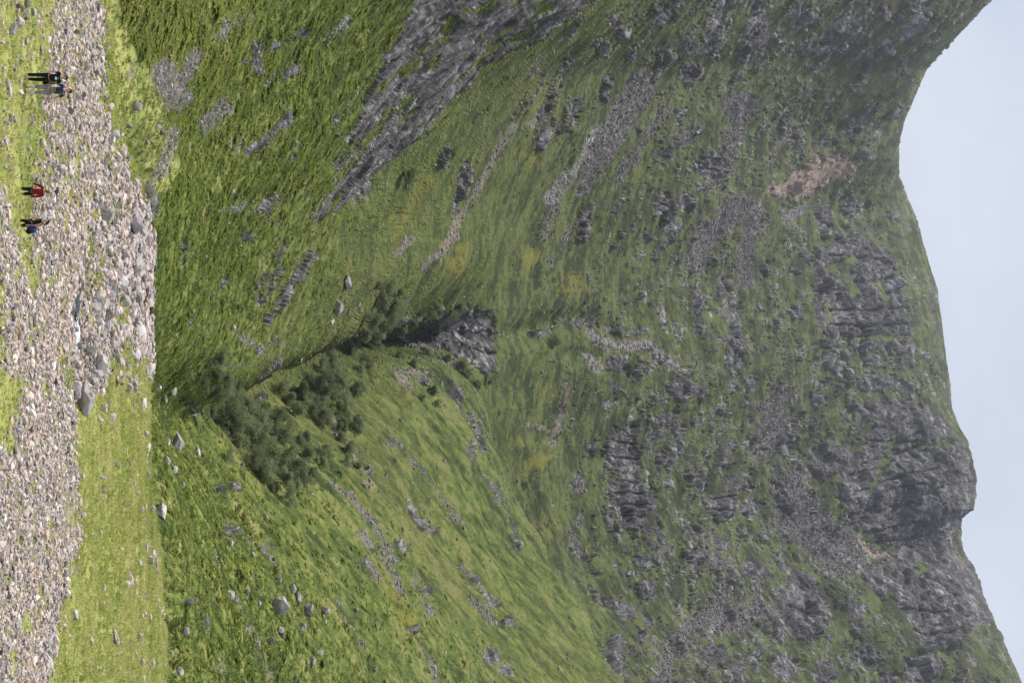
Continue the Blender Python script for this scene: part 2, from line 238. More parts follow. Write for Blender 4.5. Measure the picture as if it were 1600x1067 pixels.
# ------------------------------------------------------------------ one sheet of ground from the viewer's knoll to behind the skyline
a_in = np.linspace(-0.243, 0.243, 840)
a_all = np.concatenate([np.linspace(-0.40, -0.243, 70)[:-1], a_in, np.linspace(0.243, 0.40, 70)[1:]])
NC = len(a_all); NR = 1180
def build_rows():
    sd = np.linspace(S0, S1, 1500)
    rows = np.empty((NR, NC))
    for c0 in range(0, NC, 100):
        aa = np.repeat(a_all[None, c0:c0+100], len(sd), 0); ss = np.repeat(sd[:, None], aa.shape[1], 1)
        d = np.exp(ss); h = base_h(aa, d)
        vv = 800+FOC*np.tan(np.arctan((h-CAM_H)/d)-PITCH)
        vc = np.clip(vv, -60, 1760)
        dv = np.abs(np.diff(vc, axis=0)); run = np.maximum.accumulate(vc, 0); hid = vc[1:] < run[1:]-3
        m = dv*np.where(hid, 0.30, 1.0)+np.diff(ss, axis=0)*np.where(vv[1:] < -20, 25, 110)
        cs = np.concatenate([np.zeros((1, m.shape[1])), np.cumsum(m, 0)])
        for k in range(aa.shape[1]):
            rows[:, c0+k] = np.interp(np.linspace(0, cs[-1, k], NR), cs[:, k], sd)
    return rows
LS = build_rows()
AA = np.repeat(a_all[None], NR, 0)
DD = np.exp(LS)
HH = base_h(AA, DD)
P0 = np.stack([AA*DD, DD, HH], -1)
U0, V0 = proj(P0)
gu = np.gradient(P0, axis=0); gv = np.gradient(P0, axis=1)
NRM = np.cross(gv, gu); NRM /= np.linalg.norm(NRM, axis=-1, keepdims=True)+1e-12
print('grid', NR, NC, 'slope stats', NRM[..., 2].min())

pf = P0.reshape(-1, 3); df = DD.ravel(); uf = U0.ravel(); vf = V0.ravel(); af = AA.ravel()
ef = edge_d(af)
onflat = 1-sstep(ef-1.0, ef+3.0, df)
LAM = [0.1*2**k for k in range(12)]
def multi(coords, amp, lo=0.0012, hi=0.05, seed=0, ridged=False, sel=None, power=0.0):
    out = np.zeros(len(df), F32)
    for k, lam in enumerate(LAM):
        r = lam/df
        w = sstep(lo, lo*2.2, r)*(1-sstep(hi*0.6, hi, r))
        if sel is not None: w = w*sel
        idx = np.nonzero(w > 0.02)[0]
        if not len(idx): continue
        nn = noise3(coords[idx]/lam, seed+k*17)
        if ridged: nn = 0.55-np.abs(nn)*2.0
        out[idx] += (w[idx]*nn*(amp(lam, df[idx]))).astype(F32)
    return out
# even-weight variation (for ragged edges and mottling), in about -1..1
EN = multi(pf, lambda l, d: 0.75*np.ones_like(d), lo=0.0010, hi=0.05, seed=3)
# fall-line streaks for the three faces of the corrie
def dirvec(p, q): 
    v = (q-p)[:2]; return v/np.linalg.norm(v)
fl_L = dirvec(point(200,930,920), point(312,857,880)); fl_R = dirvec(point(1040,800,440), point(700,500,350)); fl_H = np.array([0.03, -1.0])
def streak(fl, seed, sel):
    c = pf[:, 0]*fl[1]-pf[:, 1]*fl[0]; l = pf[:, 0]*fl[0]+pf[:, 1]*fl[1]
    return multi(np.stack([c, l*0.16, pf[:, 2]*0.06], 1), lambda l_, d: 0.8*np.ones_like(d), lo=0.0016, hi=0.03, seed=seed, sel=sel)
nx = NRM[..., 0].ravel(); far = sstep(900, 1500, df)
wL = sstep(-0.02, 0.12, nx)*(1-far); wR = sstep(-0.02, 0.12, -nx)*(1-far); wH = np.clip(1-wL-wR, 0, 1)
ST = streak(fl_L, 100, wL)+streak(fl_R, 200, wR)+streak(fl_H, 300, wH)

def worley(p, seed):
    ip = np.floor(p).astype(np.int64); n_ = len(p)
    best = np.full(n_, 9e9, F32); bh = np.zeros(n_, np.uint32); bd = np.zeros((n_, 3), F32); second = np.full(n_, 9e9, F32)
    for a in (-1, 0, 1):
        for b_ in (-1, 0, 1):
            for c in (-1, 0, 1):
                q = ip+np.array([a, b_, c]); h = _hash(q[:, 0], q[:, 1], q[:, 2], seed)
                j = np.stack([(h & 1023), (h >> np.uint32(10)) & 1023, (h >> np.uint32(20)) & 1023], 1).astype(np.float64)/1023.0
                dl = (p-q-j).astype(F32); d2 = (dl*dl).sum(1); k = d2 < best
                second = np.where(k, best, np.minimum(second, d2)); best = np.where(k, d2, best); bh = np.where(k, h, bh); bd[k] = dl[k]
    h2 = bh*np.uint32(0x9E3779B1); h2 ^= h2 >> np.uint32(13); h2 *= np.uint32(0x85ebca6b); h2 ^= h2 >> np.uint32(16)
    r = [((h2 >> np.uint32(s_)) & 255).astype(F32)/127.5-1 for s_ in (0, 8, 16, 24)]
    return 0.55*r[3]+0.75*(r[0]*bd[:, 0]+r[1]*bd[:, 1]+r[2]*bd[:, 2]), np.sqrt(second)-np.sqrt(best)
MASK = {k: np.full(len(df), -60.0, F32) for k in 'rcwpnyhgtk'}
def poly_sd(px, py, pts):
    inside = np.zeros(px.shape, bool); q = pts+[pts[0]]
    for (x0, y0), (x1, y1) in zip(q[:-1], q[1:]):
        if y0 != y1:
            k = ((y0 > py) != (y1 > py)) & (px < (x1-x0)*(py-y0)/(y1-y0)+x0)
            inside ^= k
    dist, _ = seg_dist(px, py, q)
    return np.where(inside, dist, -dist)
vis_band = (vf > -80) & (vf < 1720)
for kind, w, pts, isp, dmin, dmax in FEAT:
    m = 60
    us = [p[0] for p in pts]; vs = [p[1] for p in pts]
    idx = np.nonzero((uf > min(us)-w-m) & (uf < max(us)+w+m) & (vf > min(vs)-w-m) & (vf < max(vs)+w+m) & (df > max(dmin, 0)) & (df < dmax) & ((df > ef+1) | (kind == 't')))[0]
    if not len(idx): continue
    if isp: sd = poly_sd(uf[idx], vf[idx], pts)
    elif len(pts) == 1: sd = w-np.hypot(uf[idx]-pts[0][0], (vf[idx]-pts[0][1])*0.9)
    else: sd = w-seg_dist(uf[idx], vf[idx], pts)[0]
    MASK[kind][idx] = np.maximum(MASK[kind][idx], sd)
# height zones where bare rock breaks through the turf more often
rockbias = np.interp(vf, [240,420,600,800,930,1050,1200,1350,1500], [-9,-7.5,-9,-9.5,-8,-6.5,-5.0,-3.0,-3.0])
rockbias = rockbias-4.0*sstep(250, 520, np.abs(uf-300))*(1-sstep(900, 1000, vf))
rockbias = np.where(df < ef+2, -40, rockbias)
farz = sstep(860, 1050, vf)*(df > 700)
EN2 = multi(pf, lambda l, d: 0.85*np.ones_like(d), lo=0.0009, hi=0.010, seed=9)
cand = np.nonzero((np.maximum(MASK['r'], -40) > -28) | (vf > 850))[0]; CELLN = np.zeros(len(df), F32)
for rel, amp_, sd_i in ((0.020, 0.7, 700), (0.008, 0.6, 720), (0.0035, 0.35, 740)):
    lev = 2.0**np.floor(np.log2(rel*df[cand])+0.5)
    wq = pf[cand]/lev[:, None]*np.array([1.0, 0.8, 0.5]); wq = wq+np.stack([noise3(wq*0.8, 760+i) for i in range(3)], 1)*0.4
    CELLN[cand] += worley(wq, sd_i)[0]*amp_
ragged = EN*3.0+ST*3.5+CELLN*9.0
crag = (df < 470) & (uf < 420) & (vf > 380)
DL = point(40,775,330)-point(340,475,285); DL /= np.linalg.norm(DL)
prk = pf*np.array([1.0, 0.8, 0.26])
pr = np.where(crag[:, None], pf-0.72*(pf@DL)[:, None]*DL[None], prk)
LG = multi(pr, lambda l, d: 0.8*np.ones_like(d), lo=0.004, hi=0.05, seed=31)
sr = np.maximum(np.minimum(MASK['r'], 26)+ragged*0.85, np.maximum(rockbias+ragged-2.0, np.where(farz > 0, EN2*5.0+EN*3.0+ST*5.0+CELLN*6.0-9.6+farz*(5.2+2.4*sstep(480, 760, uf)), -40)))
sr = np.minimum(sr, 13)-np.where(crag, 19, np.where(MASK['r'] > 3, 4, 8))*sstep(np.where(crag, 0.12, 0.22), 0.55, LG)
sr = np.minimum(sr, -MASK['g']+ragged*0.6+0)
ROCK = sstep(-2.0, 2.0, sr+EN2*5.0-0.3)
def soft(k, rag=0.9, w=2.5): return sstep(-w, w, MASK[k]+ragged*rag)
SCREE = soft('c', 1.0, 4.0)*(1-ROCK*0.85); PALE = soft('w', 0.5); PINK = soft('p', 0.7, 3.0); BARE = soft('n', 0.7); YEL = soft('y', 2.0, 9.0)*(1-ROCK)*0.6; SWARD = soft('t', 0.4, 4.0); HEATH = soft('h', 1.0, 14.0)
# wide grassless scatter in the upper corrie
SCREE = np.maximum(SCREE, sstep(2.5, 7.0, ST*4.0+EN*5.0+EN2*2.0+np.interp(vf, [900,1050,1200,1260,1330], [-5.5,-1.6,0.6,-0.6,-4.0]))*(1-ROCK)*0.75*(df > 500))
# gravel on the flat
GRV = np.full(len(df), -60.0); near = np.nonzero((df < ef+6) & (df > 40))[0]
for pts in FLATF: GRV[near] = np.maximum(GRV[near], poly_sd(uf[near], vf[near], pts))
for q, r in GRASSPATCH:
    GRV[near] = np.minimum(GRV[near], np.hypot((uf[near]-q[0])*0.55, (vf[near]-q[1])*1.3)-r)
GRAVEL = np.where(df < ef+6, sstep(-5, 5, np.minimum(GRV, np.where(uf < 340, 3.5, np.where(uf < 600, 6, 8)))+EN*11.0-1.0), 0.0)
GRAVEL = np.maximum(GRAVEL, np.where((df < ef+1) & (uf < 610), sstep(2.5, 5.5, EN*6.5-0.4)*0.8, 0))

# joints and bedding of the bare rock: fissured blocks, upright on the cliffs, laid along the dip on the near rib
JOINT = np.ones(len(df), F32); BTONE = np.full(len(df), 0.5, F32)
ri = np.nonzero(ROCK > 0.02)[0]; cr_ = crag[ri] | (df[ri] < 520)
def joints(q, scale, width, seed):
    q = q*scale; wp = np.stack([noise3(q*0.9, seed+i) for i in range(3)], 1)+0.45*np.stack([noise3(q*2.3, seed+5+i) for i in range(3)], 1)
    f_, e_ = worley(q+wp*0.55, seed+9); return sstep(0.0, width, e_), np.clip(f_*0.6+0.5, 0, 1)
qf = pf[ri]; qd = qf-0.84*(qf@DL)[:, None]*DL[None]
k_ = np.nonzero(~cr_)[0]
a1, t1 = joints(qf[k_]*np.array([1, .8, .28]), 0.075, 0.22, 811); a2, t2 = joints(qf[k_]*np.array([1, .8, .42]), 0.22, 0.30, 823); a3, t3 = joints(qf[k_]*np.array([.14, .14, 1]), 0.09, 0.28, 837)
JOINT[ri[k_]] = a1*(0.55+0.45*a2)*(0.45+0.55*a3); BTONE[ri[k_]] = 0.4*t1+0.35*t2+0.25*t3
k_ = np.nonzero(cr_)[0]
a1, t1 = joints(qd[k_], 0.22, 0.20, 851); a2, t2 = joints(qd[k_], 0.75, 0.28, 863)
JOINT[ri[k_]] = (0.45+0.55*a1)*(0.5+0.5*a2); BTONE[ri[k_]] = 0.6*t1+0.4*t2
FISS = sstep(-1.6, 0.8, MASK['k']+EN2*1.2+ST*0.6); JOINT = JOINT*(1-0.85*FISS)
# ------------------------------------------------------------------ relief
lumps = multi(pf, lambda l, d: l*np.where(d < 100, 0.05, 0.075), lo=0.0014, hi=0.055, seed=40)
def blocks(coords, amp, lo, hi, sel, seed):
    out = np.zeros(len(df), F32); crack = np.zeros(len(df), F32)
    for k, lam in enumerate([0.16*2**i for i in range(12)]):
        r = lam/df; w = sstep(lo, lo*1.9, r)*(1-sstep(hi*0.5, hi, r))*sel
        idx = np.nonzero(w > 0.03)[0]
        if not len(idx): continue
        warp = np.stack([noise3(coords[idx]/lam*0.7, seed+k*5+i) for i in range(3)], 1)*0.35
        f, e = worley(coords[idx]/lam+warp, seed+k*31)
        out[idx] += (w[idx]*lam*amp*f).astype(F32); crack[idx] = np.maximum(crack[idx], w[idx]*(1-sstep(0.03, 0.16, e)))
    return out, crack
BLK, CRACK = blocks(pr*np.array([1, 1, 0.9]), 0.26, 0.0050, 0.036, ROCK, 500)
rockR = multi(pr, lambda l, d: l*0.09, lo=0.0024, hi=0.030, seed=60, ridged=True, sel=ROCK)
ledge = multi(pf*np.array([0.22, 0.22, 1.0]), lambda l, d: l*0.07, lo=0.0024, hi=0.016, seed=80, ridged=True, sel=ROCK)
bulk = sstep(-6, 16, sr)*ROCK
disp = -CRACK*0.0010*df*np.where(crag, 0.4, 1)-(1-JOINT)*ROCK*np.where(crag, 0.0004, 0.0009)*df-FISS*ROCK*0.002*df+lumps*(1-ROCK*0.5)*(1-0.6*onflat)+rockR+ledge+BLK*np.where(crag, 0.6, 1)+bulk*0.0016*df
disp = disp+ST*0.0011*df*(1-ROCK)*(1-onflat)*np.interp(df, [100,300,600], [0.3,0.65,0.75])
sky_fade = 1-0.7*sstep(-70, -8, vf-ridge_v(uf))
def ribs(fl, seed, sel):
    c = pf[:, 0]*fl[1]-pf[:, 1]*fl[0]; l = pf[:, 0]*fl[0]+pf[:, 1]*fl[1]
    return multi(np.stack([c, l*0.07, pf[:, 2]*0.03], 1), lambda l_, d: l_*0.10, lo=0.012, hi=0.085, seed=seed, ridged=True, sel=sel)
offedge = sstep(ef+6, ef+45, df)*(1-sstep(520, 700, df))
disp = disp+ribs(fl_R, 901, wR*offedge)+0.7*ribs(fl_L, 917, wL*offedge*(1-ROCK))
disp = disp*sky_fade
disp = disp+(SCREE*EN*0.0012*df)
disp = disp*sstep(20, 50, df)
# rough water-worn cobbles under the loose stones
disp = disp+np.where(onflat > 0, GRAVEL*np.abs(EN)*0.10, 0)*sstep(40, 60, df)
NRMf = NRM.reshape(-1, 3)
P1 = (pf+NRMf*disp[:, None]).astype(np.float64)
# let the ragged skyline keep its surveyed line
PG3 = P1.reshape(NR, NC, 3)
# ------------------------------------------------------------------ material helpers
def mat_new(name):
    m = bpy.data.materials.new(name); m.use_nodes = True
    nt = m.node_tree; nt.nodes.clear(); return m, nt
class NB:
    def __init__(s, nt): s.nt = nt
    def n(s, typ, **kw):
        x = s.nt.nodes.new(typ)
        for k, v in kw.items(): setattr(x, k, v)
        return x
    def link(s, a, b): s.nt.links.new(a, b)
    def attr(s, name): return s.n('ShaderNodeAttribute', attribute_name=name)
    def noise(s, scale, detail=4, rough=0.6, vec=None, dist=0.0):
        x = s.n('ShaderNodeTexNoise'); x.inputs['Scale'].default_value = scale; x.inputs['Detail'].default_value = detail; x.inputs['Roughness'].default_value = rough; x.inputs['Distortion'].default_value = dist
        if vec is not None: s.link(vec, x.inputs['Vector'])
        return x.outputs['Fac']
    def mapr(s, f, a, b, c=0.0, d=1.0):
        x = s.n('ShaderNodeMapRange'); x.inputs[1].default_value = a; x.inputs[2].default_value = b; x.inputs[3].default_value = c; x.inputs[4].default_value = d
        s.link(f, x.inputs[0]); return x.outputs[0]
    def mix(s, fac, c1, c2):
        x = s.n('ShaderNodeMix', data_type='RGBA')
        for v, i in ((fac, 0), (c1, 6), (c2, 7)):
            if isinstance(v, (tuple, list)): x.inputs[i].default_value = (*v, 1)
            elif isinstance(v, (int, float)): x.inputs[i].default_value = v
            else: s.link(v, x.inputs[i])
        return x.outputs[2]
    def math(s, op, a, b=None):
        x = s.n('ShaderNodeMath', operation=op)
        for v, i in ((a, 0), (b, 1)):
            if v is None: continue
            if isinstance(v, (int, float)): x.inputs[i].default_value = v
            else: s.link(v, x.inputs[i])
        return x.outputs[0]
    def ramp(s, fac, stops):
        x = s.n('ShaderNodeValToRGB'); e = x.color_ramp.elements
        while len(e) < len(stops): e.new(0.5)
        for el, (p, c) in zip(e, stops): el.position = p; el.color = (*c, 1)
        s.link(fac, x.inputs[0]); return x.outputs[0]
    def out(s, bsdf): 
        o = s.n('ShaderNodeOutputMaterial'); s.link(bsdf, o.inputs['Surface'])
    def bsdf(s, col, rough=0.9, normal=None, spec=0.2):
        x = s.n('ShaderNodeBsdfPrincipled'); x.inputs['Roughness'].default_value = rough; x.inputs['Specular IOR Level'].default_value = spec
        if isinstance(col, tuple): x.inputs['Base Color'].default_value = (*col, 1)
        else: s.link(col, x.inputs['Base Color'])
        if normal is not None: s.link(normal, x.inputs['Normal'])
        return x
    def bump(s, h, strength=0.5, dist=0.1):
        x = s.n('ShaderNodeBump'); x.inputs['Strength'].default_value = strength; x.inputs['Distance'].default_value = dist; s.link(h, x.inputs['Height']); return x.outputs[0]

def terrain_material():
    m, nt = mat_new('hill_ground'); b = NB(nt)
    pos = b.n('ShaderNodeNewGeometry').outputs['Position']
    mot = b.attr('mottle').outputs['Fac']; st = b.math('MULTIPLY', b.attr('streak').outputs['Fac'], b.mapr(b.attr('near').outputs['Fac'], 0, 1, 0.75, 0.6)); near = b.attr('near').outputs['Fac']
    n1 = b.noise(0.02, 6, 0.65, pos); n2 = b.noise(0.25, 5, 0.65, pos); n3 = b.noise(1.6, 4, 0.7, pos); n4 = b.noise(0.006, 3, 0.6, pos)
    mm = b.math('ADD', b.math('MULTIPLY', mot, 0.34), b.math('MULTIPLY', st, 0.30))
    g = b.math('ADD', b.math('ADD', b.math('MULTIPLY', n1, 0.5), b.math('MULTIPLY', n2, 0.3)), b.math('ADD', b.math('MULTIPLY', n3, 0.25), mm))
    grass = b.ramp(g, [(0.22, (0.028,0.043,0.013)), (0.42, (0.062,0.092,0.021)), (0.60, (0.105,0.138,0.031)), (0.80, (0.18,0.18,0.062))])
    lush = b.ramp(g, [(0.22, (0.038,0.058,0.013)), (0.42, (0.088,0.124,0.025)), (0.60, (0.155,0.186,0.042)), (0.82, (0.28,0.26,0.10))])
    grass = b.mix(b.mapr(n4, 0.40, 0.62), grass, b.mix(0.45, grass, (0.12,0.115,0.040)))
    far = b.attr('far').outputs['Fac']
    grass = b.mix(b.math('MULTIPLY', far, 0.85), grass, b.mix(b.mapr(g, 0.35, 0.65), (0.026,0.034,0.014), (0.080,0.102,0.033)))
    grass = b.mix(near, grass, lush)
    grass = b.mix(b.attr('sward').outputs['Fac'], grass, b.mix(b.mapr(b.math('ADD', b.math('MULTIPLY', n2, 0.6), b.math('MULTIPLY', n3, 0.4)), 0.36, 0.64), (0.150,0.215,0.042), (0.44,0.42,0.150)))
    fine = b.attr('fine').outputs['Fac']
    grass = b.mix(b.math('MULTIPLY', b.mapr(b.math('ADD', fine, b.math('MULTIPLY', n2, 0.8)), 0.72, 1.15, 0, 0.65), b.mapr(near, 0, 1, 1.0, 0.35)), grass, (0.040,0.046,0.016))
    grass = b.mix(b.mapr(b.math('SUBTRACT', n1, fine), 1.0, 1.4, 0, 0.55), grass, (0.24,0.22,0.10))
    grass = b.mix(b.attr('yellow').outputs['Fac'], grass, b.mix(n3, (0.125,0.115,0.020), (0.23,0.195,0.040)))
    grass = b.mix(b.math('MULTIPLY', b.attr('heath').outputs['Fac'], 0.8), grass, b.mix(n2, (0.032,0.034,0.014), (0.075,0.072,0.03)))
    # bare rock
    r1 = b.noise(0.10, 8, 0.72, pos, 0.6); r2 = b.noise(0.9, 6, 0.75, pos); 
    rr = b.math('ADD', b.math('ADD', b.math('MULTIPLY', r1, 0.55), b.math('MULTIPLY', r2, 0.45)), b.math('MULTIPLY', mot, 0.30))
    rr = b.math('ADD', rr, b.math('MULTIPLY', b.attr('fine').outputs['Fac'], 0.16))
    rock = b.ramp(rr, [(0.28, (0.035,0.033,0.034)), (0.45, (0.105,0.098,0.098)), (0.60, (0.215,0.203,0.205)), (0.76, (0.50,0.485,0.485))])
    # joints and bedding: two sizes of fissured blocks, upright on the cliffs, laid along the dip on the near rib
    jt = b.attr('joint').outputs['Fac']; tone_ = b.attr('blocktone').outputs['Fac']; isfar = b.attr('far').outputs['Fac']
    rock = b.mix(b.mapr(tone_, 0.25, 0.85, 0.0, 0.5), b.mix(0.35, rock, (0.05,0.048,0.05)), b.mix(0.5, rock, (0.40,0.385,0.385)))
    rock = b.mix(b.mapr(jt, 0, 1, 0.72, 0.0), rock, (0.026,0.025,0.026))
    rock = b.mix(b.mapr(n2, 0.56, 0.70, 0, 0.55), rock, (0.085,0.090,0.035))
    vo = b.n('ShaderNodeTexVoronoi'); vo.inputs['Scale'].default_value = 0.9; b.link(pos, vo.inputs['Vector'])
    vv = b.n('ShaderNodeSeparateColor'); b.link(vo.outputs['Color'], vv.inputs[0])
    vo2 = b.n('ShaderNodeTexVoronoi'); vo2.inputs['Scale'].default_value = 4.0; b.link(pos, vo2.inputs['Vector'])
    vv2 = b.n('ShaderNodeSeparateColor'); b.link(vo2.outputs['Color'], vv2.inputs[0])
    sc = b.math('ADD', b.math('MULTIPLY', vv.outputs[0], 0.5), b.math('ADD', b.math('MULTIPLY', vv2.outputs[0], 0.4), b.math('MULTIPLY', mot, 0.25)))
    scree = b.ramp(sc, [(0.1, (0.085,0.074,0.075)), (0.5, (0.155,0.136,0.137)), (0.95, (0.24,0.215,0.212))])
    pale = b.ramp(sc, [(0.1, (0.24,0.23,0.22)), (0.9, (0.52,0.49,0.46))])
    pink = b.ramp(sc, [(0.1, (0.20,0.145,0.125)), (0.9, (0.36,0.27,0.235))])
    bare = b.ramp(sc, [(0.1, (0.14,0.115,0.09)), (0.9, (0.33,0.275,0.23))])
    vo3 = b.n('ShaderNodeTexVoronoi'); vo3.inputs['Scale'].default_value = 9.0; b.link(pos, vo3.inputs['Vector'])
    vv3 = b.n('ShaderNodeSeparateColor'); b.link(vo3.outputs['Color'], vv3.inputs[0])
    cob = b.ramp(b.math('ADD', b.math('MULTIPLY', vv3.outputs[0], 0.75), b.math('MULTIPLY', n3, 0.25)), [(0.05, (0.09,0.078,0.055)), (0.4, (0.20,0.17,0.135)), (0.7, (0.30,0.245,0.20)), (0.95, (0.38,0.35,0.325))])
    thin = b.mapr(b.math('ADD', n3, b.math('MULTIPLY', mot, 0.3)), 0.42, 0.60)
    scree_f = b.math('MULTIPLY', b.attr('scree').outputs['Fac'], b.math('MAXIMUM', b.mapr(thin, 0, 1, 0.5, 1.0), b.math('MULTIPLY', b.attr('far').outputs['Fac'], 0.85)))
    c = b.mix(scree_f, grass, scree)
    c = b.mix(b.math('MULTIPLY', b.attr('bare').outputs['Fac'], 0.75), c, bare)
    c = b.mix(b.attr('rock').outputs['Fac'], c, rock)
    c = b.mix(b.math('MULTIPLY', b.attr('pale').outputs['Fac'], 0.5), c, pale)
    c = b.mix(b.math('MULTIPLY', b.attr('pink').outputs['Fac'], 0.85), c, pink)
    c = b.mix(b.attr('gravel').outputs['Fac'], c, cob)
    rk = b.attr('rock').outputs['Fac']
    hb = b.math('ADD', b.math('MULTIPLY', n3, 0.5), b.math('MULTIPLY', b.math('MULTIPLY', b.math('ADD', jt, b.math('MULTIPLY', tone_, 0.8)), rk), b.mapr(isfar, 0, 1, 1.0, 3.0)))
    hb = b.math('ADD', hb, b.math('MULTIPLY', b.math('ADD', b.math('MULTIPLY', n2, 0.9), n1), b.mapr(isfar, 0, 1, 0.6, 3.0)))
    nrm = b.bump(hb, 0.75, 1.0)
    b.out(b.bsdf(c, 0.95, nrm, 0.1).outputs[0])
    return m

def grid_object(name, keep, mat, attrs, kind, **props):
    """part of the ground sheet (faces where keep is true) as one object"""
    vid = np.arange(NR*NC).reshape(NR, NC)
    q = np.stack([vid[:-1, :-1], vid[:-1, 1:], vid[1:, 1:], vid[1:, :-1]], -1)[keep]
    used, inv = np.unique(q.ravel(), return_inverse=True)
    me = bpy.data.meshes.new(name)
    me.vertices.add(len(used)); me.vertices.foreach_set('co', P1[used].astype(F32).ravel())
    nf = len(q); me.loops.add(nf*4); me.polygons.add(nf)
    me.loops.foreach_set('vertex_index', inv.astype(np.int32)); me.polygons.foreach_set('loop_start', np.arange(0, nf*4, 4, dtype=np.int32))
    me.polygons.foreach_set('use_smooth', np.ones(nf, bool))
    me.update(calc_edges=True)
    for k, arr in attrs.items():
        at = me.attributes.new(k, 'FLOAT', 'POINT'); at.data.foreach_set('value', arr[used].astype(F32))
    me.materials.append(mat)
    o = bpy.data.objects.new(name, me); COL.objects.link(o); o['kind'] = kind
    for k, v in props.items(): o[k] = v
    return o
NEARF = (1-sstep(150, 420, df))
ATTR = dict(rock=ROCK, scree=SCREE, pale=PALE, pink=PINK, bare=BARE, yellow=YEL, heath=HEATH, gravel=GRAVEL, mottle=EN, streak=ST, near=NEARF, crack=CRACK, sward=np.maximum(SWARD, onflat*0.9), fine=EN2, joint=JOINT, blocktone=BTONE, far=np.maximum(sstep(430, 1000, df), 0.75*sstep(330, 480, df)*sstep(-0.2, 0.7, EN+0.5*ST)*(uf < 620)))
fd = 0.25*(DD[:-1, :-1]+DD[1:, :-1]+DD[:-1, 1:]+DD[1:, 1:]); fe = edge_d(AA[:-1, :-1]); fu = U0[:-1, :-1]
TM = terrain_material()
flat_f = fd < fe+1.0
split_d = np.interp(fu, [-200,0,60,100,200,330,430,520,600,700,850,960,1067,1300], [440,440,430,440,440,440,500,765,765,765,790,760,720,700])
hill_f = (~flat_f) & (fd < split_d)
bx = np.interp(fd, [p[1] for p in BURN_P], [p[0] for p in BURN_P])
fx = 0.5*(P0[:-1, :-1, 0]+P0[1:, 1:, 0])
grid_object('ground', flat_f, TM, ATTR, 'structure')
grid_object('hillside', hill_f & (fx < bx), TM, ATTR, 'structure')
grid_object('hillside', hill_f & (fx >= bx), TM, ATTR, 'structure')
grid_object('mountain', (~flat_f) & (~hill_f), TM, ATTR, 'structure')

# where a sight line first meets the ground: small depth table used to find ground spots
U1, V1 = proj(P1); 
ZB = np.full((1100, 1700), -1, np.int64)
order = np.argsort(-df)
iu = np.round(U1).astype(int); iv = np.round(V1).astype(int)
ok = (iu >= 0) & (iu < 1090) & (iv >= 0) & (iv < 1690)
o2 = order[ok[order]]
ZB[iu[o2], iv[o2]] = o2
def spot(u, v, r=2):
    """index of the ground vertex seen at (u, v)"""
    u = int(round(min(max(u, 0), 1085))); v = int(round(max(v, 0)))
    for rr in (r, 6, 12):
        w = ZB[max(u-rr, 0):u+rr+1, max(v-rr, 0):v+rr+1].ravel(); w = w[w >= 0]
        if len(w): 
            near_d = df[w]; w = w[near_d < near_d.min()*1.06]
            return w[np.argmin((U1[w]-u)**2+(V1[w]-v)**2)]
    raise ValueError((u, v))
def ground(u, v, r=2): return P1[spot(u, v, r)].copy()
# ------------------------------------------------------------------ loose stones, turf tufts and bracken fronds (uncounted ground cover)
CELL = np.linalg.norm(np.cross(gv, gu), axis=-1).ravel()
inview = (uf > -150) & (uf < 1220) & (vf > -40)
def pick(density, k, jitter=1.0):
    w = density*CELL*inview; w = w/w.sum()
    idx = rng.choice(len(w), k, p=w)
    i, j = idx//NC, idx % NC
    i = np.clip(i, 1, NR-2); j = np.clip(j, 1, NC-2); idx = i*NC+j
    f = rng.random((k, 2))-0.5
    p = P1[idx]+f[:, :1]*(P1[idx+1]-P1[idx-1])*0.5+f[:, 1:]*(P1[idx+NC]-P1[idx-NC])*0.5
    return idx, p
def rots(k, tilt=None, normal=None):
    if tilt is None:
        q = rng.normal(size=(k, 4)); q /= np.linalg.norm(q, axis=1, keepdims=True); w, x, y, z = q.T
        return np.stack([np.stack([1-2*(y*y+z*z), 2*(x*y-w*z), 2*(x*z+w*y)], 1), np.stack([2*(x*y+w*z), 1-2*(x*x+z*z), 2*(y*z-w*x)], 1), np.stack([2*(x*z-w*y), 2*(y*z+w*x), 1-2*(x*x+y*y)], 1)], 1)
    zax = normal+rng.normal(size=(k, 3))*tilt; zax /= np.linalg.norm(zax, axis=1, keepdims=True)
    h = rng.random(k)*6.2832; t = np.stack([np.cos(h), np.sin(h), np.zeros(k)], 1)
    xax = t-(t*zax).sum(1, keepdims=True)*zax; xax /= np.linalg.norm(xax, axis=1, keepdims=True)
    return np.stack([xax, np.cross(zax, xax), zax], 2)
